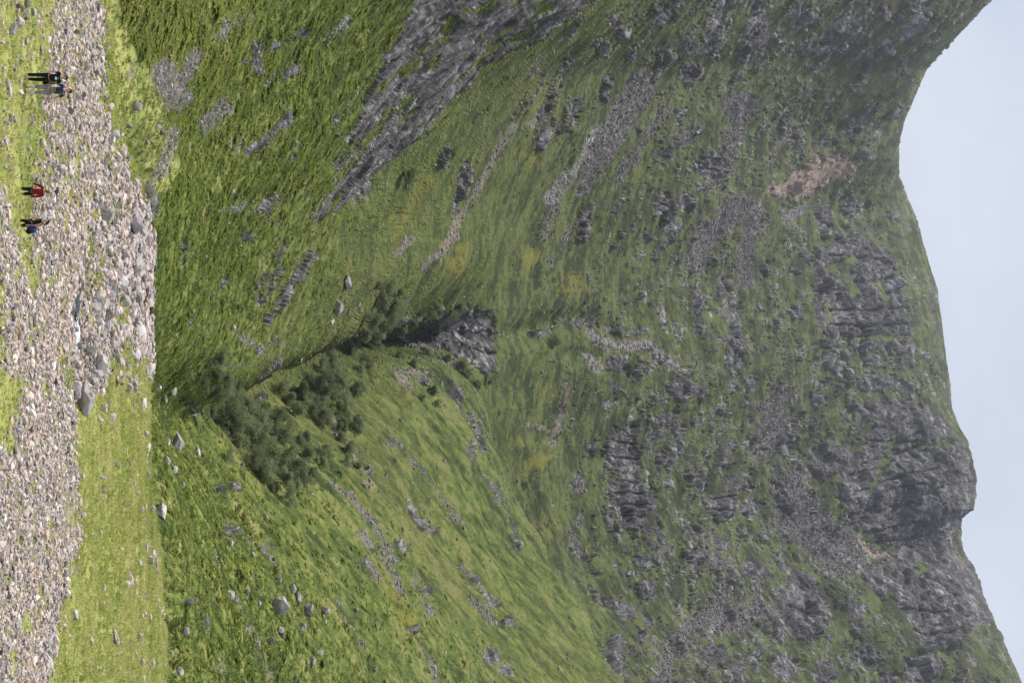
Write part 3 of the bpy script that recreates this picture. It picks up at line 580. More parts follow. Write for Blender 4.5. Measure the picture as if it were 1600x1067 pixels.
def scatter(name, temps, pos, scl, rot, tone, mat, kind='stuff', smooth=False):
    """temps: list of (verts, tris); one mesh holding every copy"""
    vs, fs, ts = [], [], []; off = 0
    which = rng.integers(0, len(temps), len(pos))
    for t, (tv, tf) in enumerate(temps):
        m = np.nonzero(which == t)[0]
        if not len(m): continue
        v = np.einsum('kij,knj->kni', rot[m], tv[None]*scl[m][:, None, :])+pos[m][:, None]
        f = tf[None]+(np.arange(len(m))*len(tv))[:, None, None]+off
        vs.append(v.reshape(-1, 3)); fs.append(f.reshape(-1, tf.shape[1])); ts.append(np.repeat(tone[m], len(tv))); off += len(m)*len(tv)
    v = np.concatenate(vs); f = np.concatenate(fs); t = np.concatenate(ts); c = f.shape[1]
    me = bpy.data.meshes.new(name); me.vertices.add(len(v)); me.vertices.foreach_set('co', v.astype(F32).ravel())
    me.loops.add(f.size); me.polygons.add(len(f)); me.loops.foreach_set('vertex_index', f.astype(np.int32).ravel()); me.polygons.foreach_set('loop_start', np.arange(0, f.size, c, dtype=np.int32))
    me.polygons.foreach_set('use_smooth', np.full(len(f), smooth))
    me.update(calc_edges=True); at = me.attributes.new('tone', 'FLOAT', 'POINT'); at.data.foreach_set('value', t.astype(F32))
    me.materials.append(mat); o = bpy.data.objects.new(name, me); COL.objects.link(o); o['kind'] = kind
    return o
def ico(sub=1):
    bm = bmesh.new(); bmesh.ops.create_icosphere(bm, subdivisions=sub, radius=1.0); bm.verts.ensure_lookup_table()
    v = np.array([x.co[:] for x in bm.verts]); f = np.array([[q.index for q in x.verts] for x in bm.faces]); bm.free(); return v, f
def chip(seed, sub=1):
    r = np.random.default_rng(seed); v, f = ico(sub)
    for _ in range(7):
        nrm = r.normal(size=3); nrm /= np.linalg.norm(nrm); h = r.uniform(0.42, 0.85); d_ = v@nrm
        v = v-np.maximum(d_-h, 0)[:, None]*nrm
    return v+r.normal(size=v.shape)*0.05, f
CHIPS = [chip(i) for i in range(14)]

def stone_material(name, stops, speck=9.0):
    m, nt = mat_new(name); b = NB(nt)
    pos = b.n('ShaderNodeNewGeometry').outputs['Position']
    n1 = b.noise(speck, 5, 0.7, pos)
    t = b.math('ADD', b.attr('tone').outputs['Fac'], b.math('MULTIPLY', b.math('SUBTRACT', n1, 0.5), 0.22))
    b.out(b.bsdf(b.ramp(t, stops), 0.9, b.bump(n1, 0.5, 0.05), 0.2).outputs[0]); return m
M_COB = stone_material('river_stone', [(0.0,(0.055,0.048,0.043)),(0.14,(0.15,0.138,0.13)),(0.32,(0.30,0.28,0.275)),(0.50,(0.50,0.375,0.31)),(0.64,(0.36,0.35,0.355)),(0.82,(0.57,0.44,0.37)),(1.0,(0.70,0.665,0.63))])
M_RUB = stone_material('hill_stone', [(0.0,(0.08,0.074,0.072)),(0.45,(0.19,0.175,0.170)),(0.8,(0.34,0.315,0.305)),(1.0,(0.56,0.54,0.52))], 3.0)
BIG = noise3(pf/17.0, 41)*1.5+noise3(pf/41.0, 43)*1.2

# cobbles of the flat
dn = GRAVEL*(df < ef+3)*(df > 48)*(0.35+0.65*sstep(-0.9, 0.5, EN))+(0.004+0.035*sstep(0.35, 0.9, EN)+0.02*(uf < 600))*(df < ef+3)*(df > 48)
bdist, _ = seg_dist(pf[:, 0], pf[:, 1], BROOK); dn = dn*((bdist > 0.95) | (uf < 460) | (uf > 548))
K = 78000
idx, pos = pick(dn, K)
sz = 0.051*np.exp(rng.normal(size=K)*0.62); sz *= np.interp(df[idx], [55,75,95,115], [0.95,1.0,1.55,2.2])
smooth_bed = (np.hypot((uf[idx]-795)*0.4, (vf[idx]-108)) < 14); sz = np.where(smooth_bed, sz*0.5, sz); sz = np.minimum(sz, np.interp(df[idx], [55,80,100], [0.17,0.24,0.45]))
scl = np.stack([sz*rng.uniform(0.8, 1.5, K), sz*rng.uniform(0.7, 1.2, K), sz*rng.uniform(0.45, 0.9, K)], 1)
pos[:, 2] += scl[:, 2]*0.25
tone = np.clip(rng.beta(2.2, 1.7, K)+np.where(df[idx] > 88, -0.08, 0.02), 0, 1)
scatter('gravel', CHIPS, pos, scl, rots(K, 0.35, np.array([0, 0, 1.0])), tone, M_COB)
# rubble on the slopes
dn = (0.016+0.03*sstep(0.1, 0.9, EN2)*(df > 250)+SCREE*1.0+PALE*1.1+0.5*BARE+0.025*sstep(0.55, 1.1, EN)+0.05*sstep(0.7, 1.5, ST))*(1-ROCK*0.8)*(df > ef+4)*(df < 1900)/np.maximum(df, 120)**1.35
dn = dn*np.where(vf > 240, 1, 0)
K = 46000
idx, pos = pick(dn, K)
sz = 0.00085*df[idx]**0.93*np.exp(rng.normal(size=K)*0.5); sz = np.clip(sz, 0.06, 2.4)
scl = np.stack([sz*rng.uniform(0.8, 1.5, K), sz*rng.uniform(0.7, 1.2, K), sz*rng.uniform(0.5, 0.9, K)], 1)
scatter('rubble', CHIPS, pos, scl, rots(K, 0.4, np.array([0, 0, 1.0])), np.clip(rng.beta(2.2, 1.6, K)*np.interp(df[idx], [200,900], [0.95,0.62])+PALE[idx]*0.3, 0, 1), M_RUB)

def leaf_material(name, stops, rand=0.0):
    m, nt = mat_new(name); b = NB(nt)
    pos = b.n('ShaderNodeNewGeometry').outputs['Position']
    n1 = b.noise(0.35, 4, 0.65, pos)
    t = b.math('ADD', b.math('MULTIPLY', b.attr('tone').outputs['Fac'], 0.55), b.math('MULTIPLY', b.mapr(n1, 0.28, 0.72), 0.45))
    t = b.math('ADD', t, b.math('MULTIPLY', b.math('SUBTRACT', b.n('ShaderNodeObjectInfo').outputs['Random'], 0.5), rand))
    c = b.ramp(t, stops)
    p = b.bsdf(c, 0.7, None, 0.15); tr = b.n('ShaderNodeBsdfTranslucent'); b.link(c, tr.inputs['Color'])
    mx = b.n('ShaderNodeMixShader'); mx.inputs[0].default_value = 0.45; b.link(p.outputs[0], mx.inputs[1]); b.link(tr.outputs[0], mx.inputs[2]); b.out(mx.outputs[0]); return m
M_TURF = leaf_material('turf_blade', [(0.0,(0.13,0.20,0.040)),(0.35,(0.30,0.35,0.085)),(0.65,(0.50,0.48,0.19)),(1.0,(0.62,0.55,0.32))])
M_FERN = leaf_material('bracken_frond', [(0.0,(0.050,0.074,0.015)),(0.35,(0.118,0.165,0.028)),(0.65,(0.205,0.25,0.048)),(1.0,(0.34,0.33,0.11))])
def tuft(seed, nb, lean, width):
    r = np.random.default_rng(seed); v = []; f = []
    for i in range(nb):
        h = r.uniform(0, 6.283); L = r.uniform(0.55, 1.0); o = r.normal(size=2)*0.22; le = r.uniform(0.2, 1.0)*lean; w = width*r.uniform(0.7, 1.3)
        dx, dy = math.cos(h), math.sin(h)
        b0 = np.array([o[0]-dy*w, o[1]+dx*w, -0.12]); b1 = np.array([o[0]+dy*w, o[1]-dx*w, -0.12]); tip = np.array([o[0]+dx*le*L, o[1]+dy*le*L, L*(1-0.35*le)])
        k = len(v); v += [b0, b1, tip]; f.append([k, k+1, k+2])
    return np.array(v), np.array(f)
def fern(seed):
    r = np.random.default_rng(seed); v = []; f = []
    for i in range(8):
        h = r.uniform(0, 6.283); L = r.uniform(0.6, 1.1); z0 = r.uniform(0.15, 0.6); w = r.uniform(0.16, 0.30); dx, dy = math.cos(h), math.sin(h); o = r.normal(size=2)*0.25
        p = np.array([[o[0], o[1], z0], [o[0]+dx*L*0.5-dy*w, o[1]+dy*L*0.5+dx*w, z0+0.25], [o[0]+dx*L, o[1]+dy*L, z0-0.05+r.normal()*0.12], [o[0]+dx*L*0.5+dy*w, o[1]+dy*L*0.5-dx*w, z0+0.25+r.normal()*0.1]])
        k = len(v); v += list(p); f += [[k, k+1, k+2], [k, k+2, k+3]]
    return np.array(v), np.array(f)
TUFTS = [tuft(i, 9, 0.8, 0.10) for i in range(8)]; FERNS = [fern(i) for i in range(10)]
dn = (1-GRAVEL*0.86)*(0.25+sstep(-0.6, 0.5, EN))*(df < ef+4)*(df > 46); K = 47000
idx, pos = pick(dn, K); sz = 0.17*np.exp(rng.normal(size=K)*0.35)*np.interp(df[idx], [55,110], [0.8,1.25])
scl = np.stack([sz*1.3, sz*1.3, sz*rng.uniform(0.5, 1.1, K)], 1)
tone = np.clip(0.45+noise3(pf[idx]/8.0, 77)*0.5+EN[idx]*0.40+rng.normal(size=K)*0.16+np.where(GRAVEL[idx] > 0.3, 0.22, 0)+np.where(uf[idx] > 560, 0.0, np.where(vf[idx] > 140, -0.12, 0.16)), 0, 1)
scatter('grass', TUFTS, pos, scl, rots(K, 0.25, np.array([0, 0, 1.0])), tone, M_TURF)
lush = (0.12+sstep(0.35, 0.9, EN+0.35*ST+0.5*np.exp(-((uf-50)/70)**2-((vf-260)/60)**2)))*np.interp(df, [100,200,300,420], [1.0,0.75,0.35,0.05])*(1-sstep(300, 600, uf)*0.6)
dn = lush*(df > ef+2)*(df < 430)*(1-ROCK)*(1-SCREE)*(1-PALE)*(1-SWARD)/np.maximum(df, 80)**0.9; K = 17000
idx, pos = pick(dn, K); sz = 0.36*np.exp(rng.normal(size=K)*0.35)*np.interp(df[idx], [100,200,420], [0.8,1.1,1.6])
scl = np.stack([sz*1.25, sz*1.25, sz*rng.uniform(0.35, 0.8, K)], 1)
tone = np.clip(0.45+BIG[idx]*0.2+EN[idx]*0.22+rng.normal(size=K)*0.2+0.34*(1-sstep(180, 380, uf[idx]))*(1-sstep(330, 480, vf[idx])), 0, 1)
scatter('undergrowth', FERNS, pos, scl, rots(K, 0.2, NRMf[idx]*0.6+np.array([0, 0, 0.6])), tone, M_FERN)

# short turf on the near slopes
dn = np.interp(df, [95,200,300], [1.0,0.7,0.0])*(0.3+sstep(-0.5, 0.4, EN2))*(df > ef+2)*(1-ROCK)*(1-SCREE*0.8)/np.maximum(df, 80); K = 48000
idx, pos = pick(dn, K); sz = 0.26*np.exp(rng.normal(size=K)*0.35)*np.interp(df[idx], [95,300], [0.9,1.5])
scl = np.stack([sz*1.2, sz*1.2, sz*rng.uniform(0.4, 0.8, K)], 1)
tone = np.clip(0.34+BIG[idx]*0.26+EN[idx]*0.26+rng.normal(size=K)*0.17+0.2*SWARD[idx]+0.32*(1-sstep(180, 380, uf[idx]))*(1-sstep(330, 480, vf[idx])), 0, 1)
M_SLOPE = leaf_material('slope_turf', [(0.0,(0.045,0.070,0.019)),(0.35,(0.105,0.150,0.035)),(0.65,(0.195,0.225,0.060)),(1.0,(0.36,0.32,0.14))])
scatter('grass', TUFTS, pos, scl, rots(K, 0.3, NRMf[idx]*0.5+np.array([0, 0, 0.7])), tone, M_SLOPE)
# ------------------------------------------------------------------ boulders one could count
ORD = 'first second third fourth fifth sixth seventh eighth ninth tenth eleventh twelfth thirteenth fourteenth fifteenth sixteenth seventeenth eighteenth nineteenth twentieth'.split()
def boulder_mesh(seed, tone):
    r = np.random.default_rng(seed); v, f = ico(5)
    for i in range(24):
        nrm = r.normal(size=3); nrm /= np.linalg.norm(nrm); h = r.uniform(0.40, 0.74); d_ = v@nrm
        v = v-np.maximum(d_-h, 0)[:, None]*nrm*0.98
    n_ = v/np.linalg.norm(v, axis=1, keepdims=True)
    o = np.zeros(len(v))
    for k, l in enumerate((0.9, 0.4, 0.18, 0.09)): o += noise3(v/l+seed*3.7, seed+k)*l*0.13
    fr, ed = worley(v/0.55+seed, seed)
    o += fr*0.06-(1-sstep(0.0, 0.06, ed))*0.02
    v = v+n_*o[:, None]
    me = bpy.data.meshes.new('boulder'); me.from_pydata(v.tolist(), [], f.tolist())
    at = me.attributes.new('tone', 'FLOAT', 'POINT'); at.data.foreach_set('value', np.full(len(v), tone, F32)); return me
M_BOU = stone_material('boulder_rock', [(0.0,(0.075,0.07,0.068)),(0.25,(0.19,0.175,0.168)),(0.5,(0.34,0.315,0.30)),(0.75,(0.47,0.43,0.405)),(1.0,(0.60,0.57,0.545))], 2.2)
nt = M_BOU.node_tree; b = NB(nt)      # lichen and a mossy cap on the boulders
BD = [n_ for n_ in nt.nodes if n_.type == 'BSDF_PRINCIPLED'][0]; old = BD.inputs['Base Color'].links[0].from_socket
tco = b.n('ShaderNodeNewGeometry'); lich = b.mapr(b.noise(3.5, 6, 0.75, tco.outputs['Position']), 0.55, 0.66); 
c2 = b.mix(b.math('MULTIPLY', lich, 0.5), old, (0.55,0.54,0.49)); dk = b.mapr(b.noise(1.1, 5, 0.7, tco.outputs['Position']), 0.50, 0.66); c2 = b.mix(b.math('MULTIPLY', dk, 0.5), c2, (0.10,0.09,0.08))
nt.links.new(c2, BD.inputs['Base Color'])
TONES = {'dark grey': 0.26, 'grey': 0.55, 'pale grey': 0.82, 'brownish': 0.42}
BM = {}
for ci, (cn, t) in enumerate(TONES.items()):
    for k in range(5):
        me = boulder_mesh(11+ci*20+k*3, t); me.materials.append(M_BOU); BM[cn, k] = me
# (u, v, half width px, half height px, tone) grouped by where they lie
BOULDERS = {
 'among the dark rocks at the trail corner': ('dark rocks at the corner', [(12,30,9,6,'dark grey'),(24,40,8,7,'dark grey'),(33,30,9,7,'pale grey'),(45,20,9,8,'grey'),(18,52,9,5,'pale grey'),(49,117,6,6,'dark grey'),(80,64,9,4,'grey'),(5,42,8,7,'grey')]),
 'on the trodden grass before the walkers': ('slabs before the walkers', [(107,6,5,4,'pale grey'),(128,12,9,5,'grey'),(143,14,12,5,'pale grey'),(188,17,4,4,'brownish'),(245,14,4,3,'grey')]),
 'in the cobble band behind the paired walkers': ('boulders in the cobble band', [(172,108,5,11,'dark grey'),(165,137,6,5,'pale grey'),(152,121,5,9,'grey'),(230,126,5,4,'grey'),(262,96,9,10,'pale grey'),(275,128,5,5,'dark grey'),(308,148,10,5,'grey'),(318,128,7,5,'pale grey'),(282,88,6,6,'grey'),(222,66,8,6,'pale grey')]),
 'on the green sward under the bracken bank': ('boulders on the sward', [(165,213,9,10,'grey'),(197,201,5,5,'dark grey'),(207,253,6,5,'dark grey'),(198,246,5,7,'pale grey'),(222,230,6,4,'brownish'),(255,185,7,4,'grey')]),
 'in the boulder bank along the ravine lip': ('boulders of the bank', [(334,163,12,14,'brownish'),(352,208,17,12,'grey'),(372,200,9,9,'dark grey'),(318,155,10,7,'grey'),(410,184,11,6,'pale grey'),(412,212,20,10,'grey'),(398,192,9,7,'grey'),(428,200,10,6,'pale grey'),(459,210,13,7,'dark grey'),(440,190,12,8,'pale grey'),(470,195,13,8,'grey'),(487,205,9,7,'pale grey'),(455,176,9,8,'grey'),(520,219,18,7,'pale grey'),(552,213,12,5,'pale grey'),(500,212,9,6,'grey'),(385,222,8,6,'grey'),(435,228,7,6,'grey'),(505,228,9,5,'pale grey')]),
 'crowded round the little brook': ('boulders round the brook', [(447,127,7,7,'brownish'),(462,150,9,6,'grey'),(474,157,8,8,'pale grey'),(482,146,9,7,'grey'),(500,152,8,7,'grey'),(492,166,10,7,'dark grey'),(510,168,9,6,'grey'),(520,160,7,6,'grey'),(528,150,6,7,'pale grey'),(549,138,8,9,'dark grey'),(568,155,15,11,'pale grey'),(571,122,6,6,'brownish'),(585,149,9,7,'grey'),(541,122,5,7,'grey'),(597,147,8,6,'pale grey'),(468,120,6,5,'pale grey'),(515,118,5,5,'grey'),(604,118,9,8,'pale grey')]),
 'at the seam of cobbles and meadow': ('boulders at the meadow seam', [(627,132,28,17,'grey'),(612,121,13,8,'pale grey'),(637,162,12,7,'grey'),(652,175,8,6,'pale grey'),(700,109,8,6,'pale grey'),(764,161,7,4,'grey'),(745,160,4,8,'pale grey'),(832,157,7,4,'grey'),(960,117,12,5,'pale grey'),(1000,142,7,4,'grey'),(1036,76,14,8,'pale grey'),(895,101,7,5,'grey'),(940,96,7,6,'dark grey'),(890,122,5,5,'brownish')]),
 'on the sunny meadow grass': ('boulders on the meadow', [(631,225,15,6,'pale grey'),(678,228,6,5,'pale grey'),(705,231,16,3,'pale grey'),(742,233,7,6,'grey'),(720,229,6,3,'grey'),(914,199,7,6,'pale grey'),(926,188,3,3,'pale grey'),(997,180,17,6,'grey'),(993,218,7,7,'grey'),(1035,222,9,5,'grey'),(794,237,7,7,'grey'),(800,251,18,9,'pale grey'),(866,240,11,5,'pale grey'),(857,228,9,4,'grey'),(880,218,6,5,'pale grey')]),
 'along the far lip of the meadow': ('boulders on the meadow lip', [(577,233,11,5,'pale grey'),(605,247,6,5,'pale grey'),(622,257,8,4,'pale grey'),(693,276,17,10,'brownish'),(722,259,9,6,'grey'),(735,272,7,4,'pale grey'),(690,262,7,4,'pale grey'),(757,285,6,5,'grey')]),
 'on the green bank across the ravine': ('boulders across the ravine', [(607,270,13,5,'grey'),(480,529,17,10,'grey'),(441,542,15,7,'grey'),(511,365,4,5,'pale grey'),(527,428,5,5,'pale grey'),(475,560,7,4,'grey')]),
 'in the slab tumble on the grassy slope': ('tumbled slabs on the slope', [(948,438,20,18,'grey'),(907,434,10,6,'grey'),(920,457,10,7,'grey'),(935,466,12,6,'grey'),(952,481,12,11,'brownish'),(985,438,8,7,'grey'),(954,507,8,7,'grey'),(980,475,8,8,'brownish'),(1002,424,8,8,'dark grey'),(993,442,7,7,'dark grey'),(1021,499,6,6,'grey'),(1034,489,11,6,'grey'),(1057,462,6,4,'grey'),(943,405,6,4,'grey'),(970,508,6,3,'grey')]),
 'scattered over the slope beside the ravine': ('boulders over the slope', [(1049,283,9,6,'pale grey'),(986,290,9,7,'grey'),(926,386,9,4,'dark grey'),(930,360,9,5,'grey'),(850,361,8,5,'pale grey'),(832,352,5,9,'grey'),(942,296,7,8,'dark grey'),(1020,267,5,4,'pale grey'),(680,470,5,4,'pale grey'),(810,415,5,4,'grey'),(866,395,5,5,'grey'),(764,342,4,6,'dark grey'),(708,310,10,3,'pale grey'),(948,640,5,4,'grey'),(954,556,5,4,'grey')]),
}
def size_word(w): return 'huge' if w > 1.9 else 'large' if w > 1.1 else 'knee-high' if w > 0.55 else 'small'
def stone_kind(h, w): return 'slab' if h < w*0.5 else 'boulder'
nb_ = 0
for place, (grp, lst) in BOULDERS.items():
    lst = sorted(lst)
    for k, (u, v, rw, rh, tn) in enumerate(lst):
        p = ground(u, v-rh*0.6); d = p[1]; gsc = 1.35 if ('bank' in grp or 'brook' in grp or 'lip' in grp) else 1.18; w = rw*d/FOC*gsc; h = rh*d/FOC*gsc
        o = bpy.data.objects.new('boulder', BM[tn, int(rng.integers(0, 5))]); COL.objects.link(o)
        o.location = (p[0], p[1]+w*0.3, p[2]+h*0.42); o.scale = (w*1.12, w*rng.uniform(0.8, 1.1), h*1.15); o.rotation_euler = (rng.uniform(-0.2, 0.2), rng.uniform(-0.2, 0.2), rng.uniform(-0.5, 0.5)+(math.pi if rng.random() < 0.5 else 0))
        o['category'] = 'boulder'; o['group'] = grp
        o['label'] = f'{ORD[k]} {tn} {stone_kind(h, w)} from the photo top, {place}'
        nb_ += 1
# ------------------------------------------------------------------ trees of the ravine
def tube_bm(bm, pts, rad, n=6):
    prev = None
    for i, p in enumerate(pts):
        t = Vector(pts[min(i+1, len(pts)-1)])-Vector(pts[max(i-1, 0)]); t.normalize()
        a = t.orthogonal().normalized(); c = t.cross(a)
        ring = [bm.verts.new(Vector(p)+(a*math.cos(6.2832*k/n)+c*math.sin(6.2832*k/n))*rad[i]) for k in range(n)]
        if prev:
            for k in range(n): bm.faces.new((prev[k], prev[(k+1) % n], ring[(k+1) % n], ring[k]))
        prev = ring
    bm.faces.new(prev)
M_BARK = stone_material('birch_bark', [(0.0,(0.05,0.045,0.04)),(0.5,(0.13,0.12,0.11)),(1.0,(0.34,0.32,0.30))], 3.0)
M_BARE = stone_material('bleached_wood', [(0.0,(0.22,0.21,0.20)),(0.5,(0.40,0.38,0.36)),(1.0,(0.58,0.56,0.54))], 3.0)
M_LEAF = leaf_material('birch_leaf', [(0.0,(0.105,0.128,0.068)),(0.4,(0.185,0.225,0.112)),(0.75,(0.27,0.315,0.155)),(1.0,(0.36,0.39,0.22))], 0.55)
def tree_meshes(seed, wide, bare=False):
    """unit-height tree: tapered trunk with limbs; crown of small leaf faces in loose clumps"""
    r = np.random.default_rng(seed); bm = bmesh.new(); tips = []
    nst = 1 if bare else int(r.integers(1, 4))
    for s in range(nst):
        a = r.uniform(0, 6.28); le = 0.0 if nst == 1 else r.uniform(0.1, 0.25)
        top = 0.93 if bare else 0.62
        pts = [(0.02*s, 0, -0.05)]+[(math.cos(a)*le*z+r.normal()*0.018, math.sin(a)*le*z+r.normal()*0.018, z) for z in np.linspace(0.1, top, 6)]
        tube_bm(bm, pts, np.linspace(0.026, 0.006, 7)*(0.75 if bare else 1.0), 6)
        for k in range(9 if bare else 7):
            z = r.uniform(0.22, top); b0 = np.array([np.interp(z, [p[2] for p in pts], [p[i] for p in pts]) for i in range(3)])
            h = r.uniform(0, 6.28); L = r.uniform(0.14, 0.34)*wide*(0.8 if bare else 1); up = r.uniform(0.3, 1.0)*L
            e = b0+np.array([math.cos(h)*L, math.sin(h)*L, up]); mid = (b0+e)/2+np.array([0, 0, -0.02])+r.normal(size=3)*0.012
            tube_bm(bm, [tuple(b0), tuple(mid), tuple(e)], [0.010, 0.007, 0.002], 5); tips.append(e); tips.append(mid*0.4+e*0.6)
            if bare:
                for q in range(3):
                    e2 = mid+(e-mid)*r.uniform(0.2, 0.9)+r.normal(size=3)*0.05+np.array([0, 0, 0.05]); tube_bm(bm, [tuple(mid+(e-mid)*0.2*q), tuple(e2)], [0.004, 0.0015], 4)
    me = bpy.data.meshes.new('trunk'); bm.to_mesh(me); bm.free()
    at = me.attributes.new('tone', 'FLOAT', 'POINT'); at.data.foreach_set('value', np.full(len(me.vertices), 0.5, F32)); me.materials.append(M_BARE if bare else M_BARK)
    if bare: return me, None
    cen = list(tips)
    for k in range(16):
        h = r.uniform(0, 6.28); z = r.uniform(0.12, 0.95); rad = wide*0.48*math.sqrt(max(0.02, 1-((z-0.45)/0.55)**2))*r.uniform(0.35, 1.0)
        cen.append(np.array([math.cos(h)*rad, math.sin(h)*rad, z]))
    cen = np.array(cen); cr = r.uniform(0.07, 0.20, len(cen))*(0.8+0.3*wide); ct = r.uniform(-0.22, 0.22, len(cen))
    M = 4600; c = r.choice(len(cen), M, p=cr**2/np.sum(cr**2)); g = r.normal(size=(M, 3)); g /= np.linalg.norm(g, axis=1, keepdims=True)
    pos = cen[c]+g*(cr[c]*r.random(M)**0.45)[:, None]*np.array([1, 1, 0.8]); pos[:, 2] = np.maximum(pos[:, 2], 0.03)
    s = r.uniform(0.012, 0.025, M); R_ = rots(M)
    q = np.array([[-1, -0.55, 0], [1, -0.55, 0.2], [1, 0.55, 0], [-1, 0.55, 0.2]])
    v = np.einsum('kij,nj->kni', R_, q)*s[:, None, None]+pos[:, None]; f = np.arange(M*4).reshape(-1, 4)
    mc = bpy.data.meshes.new('crown'); mc.vertices.add(M*4); mc.vertices.foreach_set('co', v.astype(F32).ravel()); mc.loops.add(M*4); mc.polygons.add(M)
    mc.loops.foreach_set('vertex_index', f.astype(np.int32).ravel()); mc.polygons.foreach_set('loop_start', np.arange(0, M*4, 4, dtype=np.int32)); mc.update(calc_edges=True)
    at = mc.attributes.new('tone', 'FLOAT', 'POINT'); at.data.foreach_set('value', np.repeat(np.clip(0.48+ct[c]+r.normal(size=M)*0.18+(pos[:, 2]-0.5)*0.12, 0, 1), 4).astype(F32)); mc.materials.append(M_LEAF)
    return me, mc
TV = [tree_meshes(40+i, w) for i, w in enumerate((0.85, 1.0, 1.15, 0.9, 1.3, 1.05, 1.45))]
# (u, v of the crown's middle, crown radius px)
GROVES = {
 'in the grove where the burn meets the flat': ('trees of the lower grove', [(568,322,9),(580,310,8),(594,345,15),(586,335,12),(612,352,10),(560,345,10),(600,372,8),(640,352,20),(655,366,22),(632,380,18),(672,380,22),(662,402,20),(688,398,18),(648,410,15),(690,372,12),(640,330,10)]),
 'in the thick grove at the bend of the ravine': ('trees at the ravine bend', [(658,432,20),(640,462,14),(622,450,12),(680,440,14),(684,470,14),(714,402,16),(722,430,20),(735,413,17),(738,462,20),(750,442,15),(744,480,16),(708,450,13),(709,476,12),(726,504,10),(756,462,9),(700,420,14),(760,430,9)]),
 'in the grove climbing towards the gorge': ('trees of the upper grove', [(602,495,20),(612,466,15),(597,528,17),(606,556,11),(632,495,15),(640,530,18),(662,556,15),(653,506,14),(664,530,12),(612,515,14),(582,512,14),(563,518,14),(569,564,13),(548,545,11),(706,508,12),(700,543,11),(684,530,8),(727,558,7),(620,540,9)]),
 'crowded under the gorge mouth': ('trees under the gorge mouth', [(451,607,9),(476,612,16),(474,597,12),(461,624,10),(484,606,13),(502,580,14),(537,575,16),(520,570,11),(496,596,10),(567,568,11),(447,590,7),(505,612,9),(545,590,8)]),
 'clinging to the gorge rim': ('shrubby trees on the gorge rim', [(476,682,10),(487,672,9),(505,646,8),(513,631,7),(514,680,9),(483,720,10),(494,706,8),(478,735,7),(556,622,8),(569,645,8),(552,668,8),(569,719,10),(582,730,8),(599,747,7),(609,676,8),(631,682,7),(594,764,7),(560,700,7),(620,660,6)]),
}
def plant(name, cat, label, grp, u, v, rad, meshes, mats_part=('trunk', 'crown'), wide=1.0):
    p = ground(u, v-rad*0.95); d = p[1]; H = 2.15*rad*d/FOC*1.08
    t = bpy.data.objects.new(name, None); COL.objects.link(t); t.empty_display_size = 0.5
    t.location = (p[0], p[1]+H*0.12, p[2]-0.03*H); s = H; t.scale = (s*wide, s*wide, s); t.rotation_euler = (0, 0, rng.uniform(0, 6.28))
    t['label'] = label; t['category'] = cat
    if grp: t['group'] = grp
    for nm, me in zip(mats_part, meshes):
        if me is None: continue
        o = bpy.data.objects.new(nm, me); COL.objects.link(o); o.parent = t
    return t
for place, (grp, lst) in GROVES.items():
    for k, (u, v, rad) in enumerate(sorted(lst)):
        d = ground(u, v-rad)[1]; hh = 2.2*rad*d/FOC
        word = 'tall' if hh > 7.5 else 'bushy' if hh > 4.5 else 'low'
        plant('birch_tree', 'tree', f'{ORD[k]} {word} tree from photo top {place}', grp, u, v, rad, TV[int(rng.integers(0, len(TV)))])
SHRUB = [tree_meshes(70+i, 2.3) for i in range(3)]
for gi, (place, (grp, lst)) in enumerate(list(GROVES.items())[:4]):
    where = ('the lower grove', 'the ravine bend', 'the upper grove', 'the gorge mouth')[gi]
    for u, v, rad in lst:
        for q in range(1):
            try: plant('low_shrub', 'shrub', f'low grey-green shrub filling the gaps between birches of {where}', f'shrubs of {where}', u+rng.normal()*rad*0.9, v-rad*0.4+rng.normal()*rad*0.8, rad*rng.uniform(0.42, 0.7), SHRUB[int(rng.integers(0, 3))], wide=1.0)
            except ValueError: pass
plant('birch_tree', 'tree', 'lone green tree beneath the big grey crag, high on the bank', None, 276, 640, 12, TV[2])
plant('birch_tree', 'tree', 'lone small tree growing from a rock band above the cobble flat', None, 378, 445, 9, TV[0])
plant('heather_bush', 'bush', 'dark green bush in the gully above the waterfall', None, 532, 868, 9, TV[6])
plant('heather_bush', 'bush', 'dark shrub behind the crest of the grassy shoulder', None, 757, 822, 6, TV[4])
plant('dead_tree', 'dead tree', 'bleached leafless tree standing beside the lower grove', None, 574, 357, 30, tree_meshes(91, 0.7, True))
plant('dead_tree', 'dead tree', 'grey bare sapling leaning among crowns at the ravine bend', None, 716, 452, 13, tree_meshes(93, 0.9, True))
plant('dead_tree', 'dead tree', 'grey bare branches rising from the lower grove of birches', None, 668, 358, 13, tree_meshes(95, 1.0, True))
